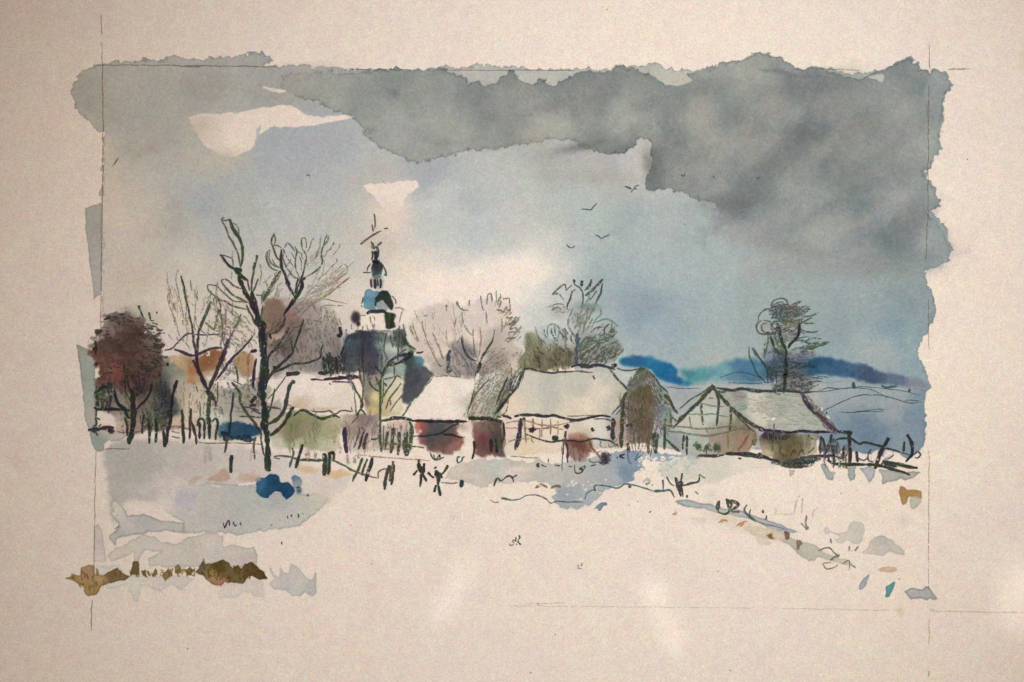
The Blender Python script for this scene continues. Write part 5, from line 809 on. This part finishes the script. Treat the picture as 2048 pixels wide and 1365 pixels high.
many('fm', 'G', 2, 'r', .6, '1020,1020 1130,1025 1300,1045 1500,1055 1700,1070 1820,1078')
for s, w in (('1370,760 1350,870 1340,960',6),('1425,730 1420,860 1400,1000',9),('1490,770 1490,900 1480,1020',8),('1570,770 1560,900 1570,1030',11),('1620,720 1620,850 1590,1000',8),('1540,860 1550,1000',6)): post('fy', 'G', s, w, 'g', .72)
many('fy', 'G', 5, 'g', .45, '1310,890 1450,895 1600,900|3:1320,960 1400,950|3:1320,800 1330,900')
for s, w in (('1200,575 1205,700 1210,820 1200,900|1180,582 1230,590',9),('938,620 930,700 932,780',5),('935,620 970,700 980,800|960,640 985,780',5),('1035,600 1020,690 980,780',7),('1040,700 1060,800 1060,890',7),('1085,700 1080,780',5),('1155,730 1140,830',7),('1270,760 1280,860',7),('1575,635 1510,740 1470,830 1440,920',9),('1740,600 1780,680 1790,760 1780,800 1730,855',7),('1720,670 1705,760',6)): post('fr', 'N', s, w)
many('fr', 'N', 5, 'k', .85, '1060,660 1120,640 1200,640 1240,650 1300,690 1350,675 1450,700 1560,730 1680,765|3.4:1410,740 1380,780 1380,840 1430,865|3.4:1620,790 1570,820 1530,830|3.4:1280,820 1340,840 1380,810|3.6:1810,790 1840,760 1870,790 1840,820 1810,810|7:1000,840 1060,870 1200,880 1350,880 1480,890 1600,920 1770,975|8:1510,850 1600,870 1700,890 1840,918|3:1690,770 1780,800|6:1500,870 1650,900|7:1110,575 1230,590')
hatch('fr', 'N', '920,640 1180,700 1180,880 940,880', 84, 34, 26, 4, 'k', .38)
wash('field', 'N', '1400,800 1440,760 1500,750 1480,820 1430,860 1400,850', (206,190,170), soft=2, rim=.1, rough=1.5); wash('field', 'N', '1550,740 1620,770 1600,800 1540,825 1520,800', (206,190,170), soft=2, rim=.1, rough=1.5)
wash(None, 'N', '1225,800 1255,760 1265,850 1245,860', (206,190,170), soft=2, rim=.1, rough=1)
wash(None, 'N', '900,655 920,650 922,770 905,780', (206,190,170), soft=2, rim=0, rough=1)

# ---- figures, sledge, scribbles in the snow
part('p1', 'painted_person', 'tiny dark figure walking on the snow, left of the pair'); part('p2', 'painted_person', 'tiny dark figure with raised arm pulling a sledge'); part('sl', 'painted_sledge', 'tiny dark sledge on a cord behind the right figure')
many('p1', 'P', 8, 'k', .95, '190,195 197,212|9:185,215 195,250 208,285|7:225,220 225,265 212,295|5:180,265 158,295|6:212,280 228,310 242,342|6:208,290 203,330 200,378|8:200,240 215,270|6:160,285 155,300')
many('p2', 'P', 8, 'k', .95, '297,245 305,255|5.5:385,235 360,275 330,300|9:305,265 318,310 322,350|5.5:250,280 280,310 295,315|7:318,345 325,395 332,437|6:305,365 293,412|10:295,285 340,300|6:330,290 345,320|5:375,240 383,232')
many('sl', 'P', 2.4, 'k', .85, '340,350 400,350 450,348|8:475,330 472,380|7:480,335 480,370')
part('marks', 'snow_mark'); AUTO['marks'] = 0
many('marks', 'P', 4, 'k', .82, '685,370 710,320 735,335 780,305 810,315 820,345|3:800,320 840,295|3.4:265,150 285,190 310,200 340,190 360,180|3.4:290,160 300,200 330,160 330,200|3.4:445,180 450,215 475,205 480,185 495,175|3:445,180 465,178|6:975,220 985,248|3:1000,230 1035,242|3:1090,230 1125,240|3:1180,240 1205,245|3.4:1220,230 1225,280 1260,285 1290,240 1260,250|6:1250,255 1275,265|3:1325,240 1360,230|3:1045,190 1048,215|4:1800,330 1805,400|3:1495,180 1503,192|4:1550,160 1520,175 1550,190|3.6:1495,95 1505,95')
many('marks', 'P', 3.2, 't', .8, '735,455 800,465 860,455 900,435 970,435 1030,455 1060,485 1100,475 1160,475 1250,480|5:735,452 800,465|3.6:1285,460 1300,420 1340,400 1360,405 1350,380 1370,365 1430,370 1500,385 1560,360 1620,365 1680,385 1740,405 1800,405 1850,400 1880,450|5:1740,400 1800,405 1850,400 1878,445|7:1575,370 1595,380|2.6:1570,150 1580,210 1600,230|3:1640,150 1620,200 1660,170 1680,150|3:1700,365 1690,355 1720,350|3:1735,370 1730,360|2:1200,475 1280,480')
many('marks', 'K', 3, 'm', .7, '890,920 960,940 1030,920|3.4:910,990 905,1020 950,1040 1000,1020|1030,830 1010,860 1040,890 1080,880|1100,850 1110,880 1150,870|1120,800 1150,785 1180,810 1130,850|1010,810 1020,850|2.2:100,975 250,985 400,990|3:1110,820 1170,880')
part('bushP', 'painted_bush', 'small round purple-black bush in front of the barn door'); blob('bushP', 'K', 1060, 1000, 10, 11, (78,68,78), .95, 4); hatch('bushP', 'K', '1020,950 1110,950 1110,1050 1020,1050', 30, 12, 12, 4, 'v', .5, spread=50)
many('marks', 'P', 5.5, 'b', .75, '960,385 1000,365 1040,382|6:1060,385 1095,372 1130,375|3:660,465 690,480 720,478')
part('twig', 'painted_bush', 'leafless twiggy shrub standing in the snow right of centre')
many('twig', 'P', 4, 'k', .88, '1825,310 1850,350 1880,370|6:1890,320 1900,380 1925,440|9:1925,340 1920,380 1925,410|4:1930,285 1920,340|5:1930,370 1980,360 2030,345|4:1960,430 1962,450|6:1900,345 1940,350')
many('twig', 'Q', 4, 'k', .85, '90,170 80,240 90,300 95,345|4:60,240 65,300 78,340|4.5:100,260 160,240 210,230 215,180|3:215,180 260,210|4:125,330 125,352|5:40,200 50,250|3:50,205 35,215')
many('marks', 'Q', 5.5, 'g', .85, '350,450 362,370|5:350,450 400,470 432,440 410,355|6:410,360 450,400 432,440|7:440,370 500,400 450,445|5:440,450 510,455|4:560,400 545,440 580,490 620,520|3:590,430 585,480 630,520|4.5:675,440 685,465|4:705,478 702,515|5:350,375 340,440')
many('marks', 'Q', 4, 'p', .5, '770,420 775,480|950,330 925,380 905,470|970,350 962,470|1080,430 1045,450 1045,510|5:1000,480 985,540|2:780,470 900,470')
many('marks', 'Q', 3.6, 'm', .75, '955,535 1000,580 1015,560|4:1000,480 990,540 1010,580|1085,735 1160,715 1200,750 1235,785|5:1240,765 1170,805|4:1175,650 1180,685|4:1310,705 1312,738|4:1328,738 1332,742|4:1355,742 1378,705|3:1260,840 1310,810 1310,880|3:1320,840 1360,860|5:1180,795 1240,780|2.4:600,515 700,545 760,560 850,580|3:180,300 210,325')
many('marks', 'Q', 3, 'b', .7, '1115,830 1150,870 1220,850 1220,830|1120,830 1180,825')
many('marks', 'O', 3.6, 'v', .85, '1115,700 1125,740 1150,690 1160,725|1185,695 1190,722|3:1190,725 1210,718|4:1232,700 1236,722|3.5:1500,682 1505,686|3.5:1445,715 1447,722|3.4:1550,672 1556,655|3.4:1580,665 1585,645|4:1625,640 1628,672|3:1658,636 1660,645|4.5:1690,510 1692,525|3:1515,832 1515,852|3:1610,460 1650,465|2.5:375,745 405,725')
part('sig', 'signature', 'small black hand-lettered initials sK in the lower snow'); 
many('sig', 'S', 3.0, 'k', .97, '875,415 880,500 880,560 890,575|2.2:850,440 905,445|3:805,510 760,560 740,590|2:800,590 818,640|2.2:685,640 700,690 760,692 818,670|3.4:985,360 1000,420 985,490|3:985,490 960,540|3:820,520 905,565|4:940,555 975,600 1065,680|2.4:905,640 910,700')
part('sig2', 'signature', 'faint grey smudged mark lower right of the initials'); many('sig2', 'T', 2.6, 'm', .75, '1156,1130 1158,1138|1164,1126 1162,1134|2:1155,1136 1164,1138')

# ---- birds
for i, (s, w, lb) in enumerate((('1130,250 1180,265 1235,295|1225,345 1260,300 1300,250 1355,235|1260,295 1325,288', 3.4, 'largest dark bird just under the storm cloud'), ('480,603 550,600 620,605 660,560 720,510', 3.2, 'bird drawn as one long bent stroke'),
                                ('690,988 740,1005 775,1045|775,1045 840,1010 905,985', 2.8, 'small v-shaped bird in the middle of the flock'), ('255,1130 290,1165 325,1190|325,1190 380,1150', 2.6, 'lowest and smallest v-shaped bird'))):
    k = 'bird%d' % i; part(k, 'painted_bird', lb); many(k, 'R', w, 'g', .95, s)
part('farb', 'painted_bird', 'faint speck of a bird inside the storm cloud'); AUTO['farb'] = 0; many('farb', 'T', 2.8, 'k', .8, '1362,351 1368,352|2:1368,349 1371,351|2.2:1514,355 1518,359|2:1519,354 1519,357|2.4:1426,353 1428,355|1.6:1369,448 1370,452')

# ---- pencil margins, specks
part('ml', 'pencil_line', 'long upright brown pencil line at the left margin'); part('mr', 'pencil_line', 'broken upright pencil line at the right margin'); part('mt', 'pencil_line', 'faint level pencil line along the top of the sky'); part('mb', 'pencil_line', 'faint level pencil line under the picture at right')
many('ml', 'T', 1.7, 'b', .8, '203,30 203,70|204,86 206,200 205,400 202,600|1.5:202,600 200,730|1.5:193,900 190,1000 188,1190|1.9:184,1200 183,1262')
many('mr', 'T', 1.5, 'b', .5, '1859,90 1859,140|1857,170 1856,420|1.4:1856,420 1852,520|1.4:1856,600 1858,700|1.2:1858,900 1857,1180|1.4:1858,1240 1858,1290|2.6:1857,200 1857,212|2:1858,1342 1858,1354')
many('mt', 'T', 1.5, 'm', .7, '190,131 300,131 550,134|2.8:360,133 402,134|1.2:880,141 1000,141 1150,141|2:1897,139 1940,138|1.2:1640,138 1720,141|1.1:700,139 830,140')
many('mb', 'T', 1.3, 'p', .5, '1560,1217 1800,1221|1.9:1860,1223 2048,1226|2:1858,1219 1870,1220|1.0:1000,1212 1500,1216|1.4:1050,1208 1130,1206')
part('sp', 'paper_speck'); AUTO['sp'] = 0
for x, y, w in ((1213,19,3),(1205,14,1.5),(1435,1142,3),(375,1297,2.5),(1460,1341,2.8),(563,1086,2.2),(1110,1269,2.2),(1061,1345,2.5),(1681,986,2.6),(1797,1158,3),(1075,1208,2),(1934,318,2),(770,366,2.4),(766,363,1.6),(1773,1020,1.8),(1130,990,1.8),(1295,1148,1.6),(743,1127,2),(144,943,1.6),(1275,1003,2.4),(1257,1009,2)):
    many('sp', 'T', w, 'k', .97, '%g,%g %g,%g' % (x, y, x + 1.5, y + 1.2), taper=.1)
many('sp', 'T', 3, 'b', .95, '229,330 232,324 236,317|4:229,329 231,326|2:226,333 228,331')
many('sp', 'T', 2, 'k', .95, '613,352 617,350 620,354')
many('sp', 'P', 2.4, 'k', .9, '1712,548 1725,536')
for x, y, c in ((1908,1028,0),(700,1050,0),(1350,1022,0)): many('sp', 'T', 5, (206,160,128), .5, '%g,%g %g,%g' % (x, y, x + 3, y + 2))
many('sp', 'P', 3, (186,184,166), .6, '400,570 395,582 402,594 415,597 424,588 424,574 412,568 402,570')

# ------------------------------------------------------------------ build every part
OBJ = {}
zc = 3e-5
TT = np.exp(LOGT); TT = np.clip(TT, 0.01, 1.06)
any_p = np.abs(LOGT).max(2) > 0.012
# tints that belong to no stronger wash: every separate patch is a part of its own
loose = (LAB < 0) & any_p
K = 6; hh, ww = NY // K + 1, NX // K + 1
pad = np.zeros((hh * K, ww * K), bool); pad[:NY, :NX] = loose; coarse = pad.reshape(hh, K, ww, K).any(axis=(1, 3))
comp = np.zeros((hh, ww), int); nc = 0
for j, i in zip(*np.nonzero(coarse)):
    if comp[j, i]: continue
    nc += 1; st = [(j, i)]; comp[j, i] = nc; size = 0
    while st:
        y, x = st.pop(); size += 1
        for dy in (-1, 0, 1):
            for dx in (-1, 0, 1):
                yy, xx = y + dy, x + dx
                if 0 <= yy < hh and 0 <= xx < ww and coarse[yy, xx] and not comp[yy, xx]: comp[yy, xx] = nc; st.append((yy, xx))
    k = part('tint%d' % nc, 'faint_tint')
    if size < 14: comp[comp == nc] = -1; ORDER.pop(); del PARTS[k]; nc -= 0
big = np.repeat(np.repeat(comp, K, 0), K, 1)[:NY, :NX]
for c in np.unique(big[big > 0]):
    if 'tint%d' % c in PARTS: LAB[loose & (big == c)] = PARTS['tint%d' % c]['id']
def make(key):
    rec = PARTS[key]
    V = list(rec['V']); C = []; F = list(rec['F']); nv = rec['nv']
    for c in rec['C']:                         # graphite and ink let the wash underneath show between the tooth
        ix = np.clip(((c[:, 4] - X0) / G).round().astype(int), 0, NX - 1); iy = np.clip(((c[:, 5] - Y0) / G).round().astype(int), 0, NY - 1)
        base = LOGT[iy, ix] * ((c[:, 4] > X0) & (c[:, 4] < X0 + NX * G) & (c[:, 5] > Y0) & (c[:, 5] < Y0 + NY * G))[:, None]
        w = c[:, 3:4]; own = base * (1 - w) + np.minimum(base, 0) * 0.25 * w + c[:, :3] * w
        other = (INKID[iy, ix] != c[:, 6].astype(int)) & (INKID[iy, ix] > 0) & (c[:, 4] > X0) & (c[:, 4] < X0 + NX * G)
        C.append(np.exp(np.where(other[:, None], np.minimum(own, INKL[iy, ix] * 0.9), own)))
    cells = LAB[:-1, :-1] == rec['id']
    if cells.any():
        jj, ii = np.nonzero(cells)
        used = np.full((NY, NX), -1, np.int64)
        for dj in (0, 1):
            for di in (0, 1): used[jj + dj, ii + di] = 1
        uj, ui = np.nonzero(used > 0); used[uj, ui] = np.arange(len(uj)) + nv
        V.append(np.stack([wx(gx[ui]), wy(gy[uj]), np.full(len(ui), zc)], -1)); C.append(TT[uj, ui])
        F.append(np.stack([used[jj + 1, ii], used[jj + 1, ii + 1], used[jj, ii + 1], used[jj, ii]], -1)); nv += len(uj)
    me = bpy.data.meshes.new(rec['name'])
    if V:
        V = np.vstack(V); C = np.vstack(C); F = np.vstack([f.reshape(-1, 4) for f in F])
        keep = np.zeros(len(V), bool); keep[F.ravel()] = True; mp = np.cumsum(keep) - 1
        V = V[keep]; C = C[keep]; F = mp[F]
        # every face looks up
        a, b, c = V[F[:, 0]], V[F[:, 1]], V[F[:, 2]]
        cr = (b[:, 0] - a[:, 0]) * (c[:, 1] - a[:, 1]) - (b[:, 1] - a[:, 1]) * (c[:, 0] - a[:, 0])
        F[cr < 0] = F[cr < 0][:, ::-1]
        me.vertices.add(len(V)); me.vertices.foreach_set('co', V.astype(np.float32).ravel())
        me.loops.add(len(F) * 4); me.loops.foreach_set('vertex_index', F.astype(np.int32).ravel())
        me.polygons.add(len(F)); me.polygons.foreach_set('loop_start', (np.arange(len(F)) * 4).astype(np.int32))
        me.polygons.foreach_set('loop_total', np.full(len(F), 4, np.int32))
        me.update(calc_edges=True)
        at = me.attributes.new('pigment', 'FLOAT_COLOR', 'POINT')
        at.data.foreach_set('color', np.hstack([C, np.ones((len(C), 1))]).astype(np.float32).ravel())
    me.materials.append(M_PIG)
    o = bpy.data.objects.new(rec['name'], me)
    if rec['label']: o['label'] = rec['label']
    link(o, OBJ[rec['parent']] if rec['parent'] else root); OBJ[key] = o
    print('PART', key, rec['name'], len(me.polygons))
for k in ORDER:
    if k in AUTO: continue
    make(k)
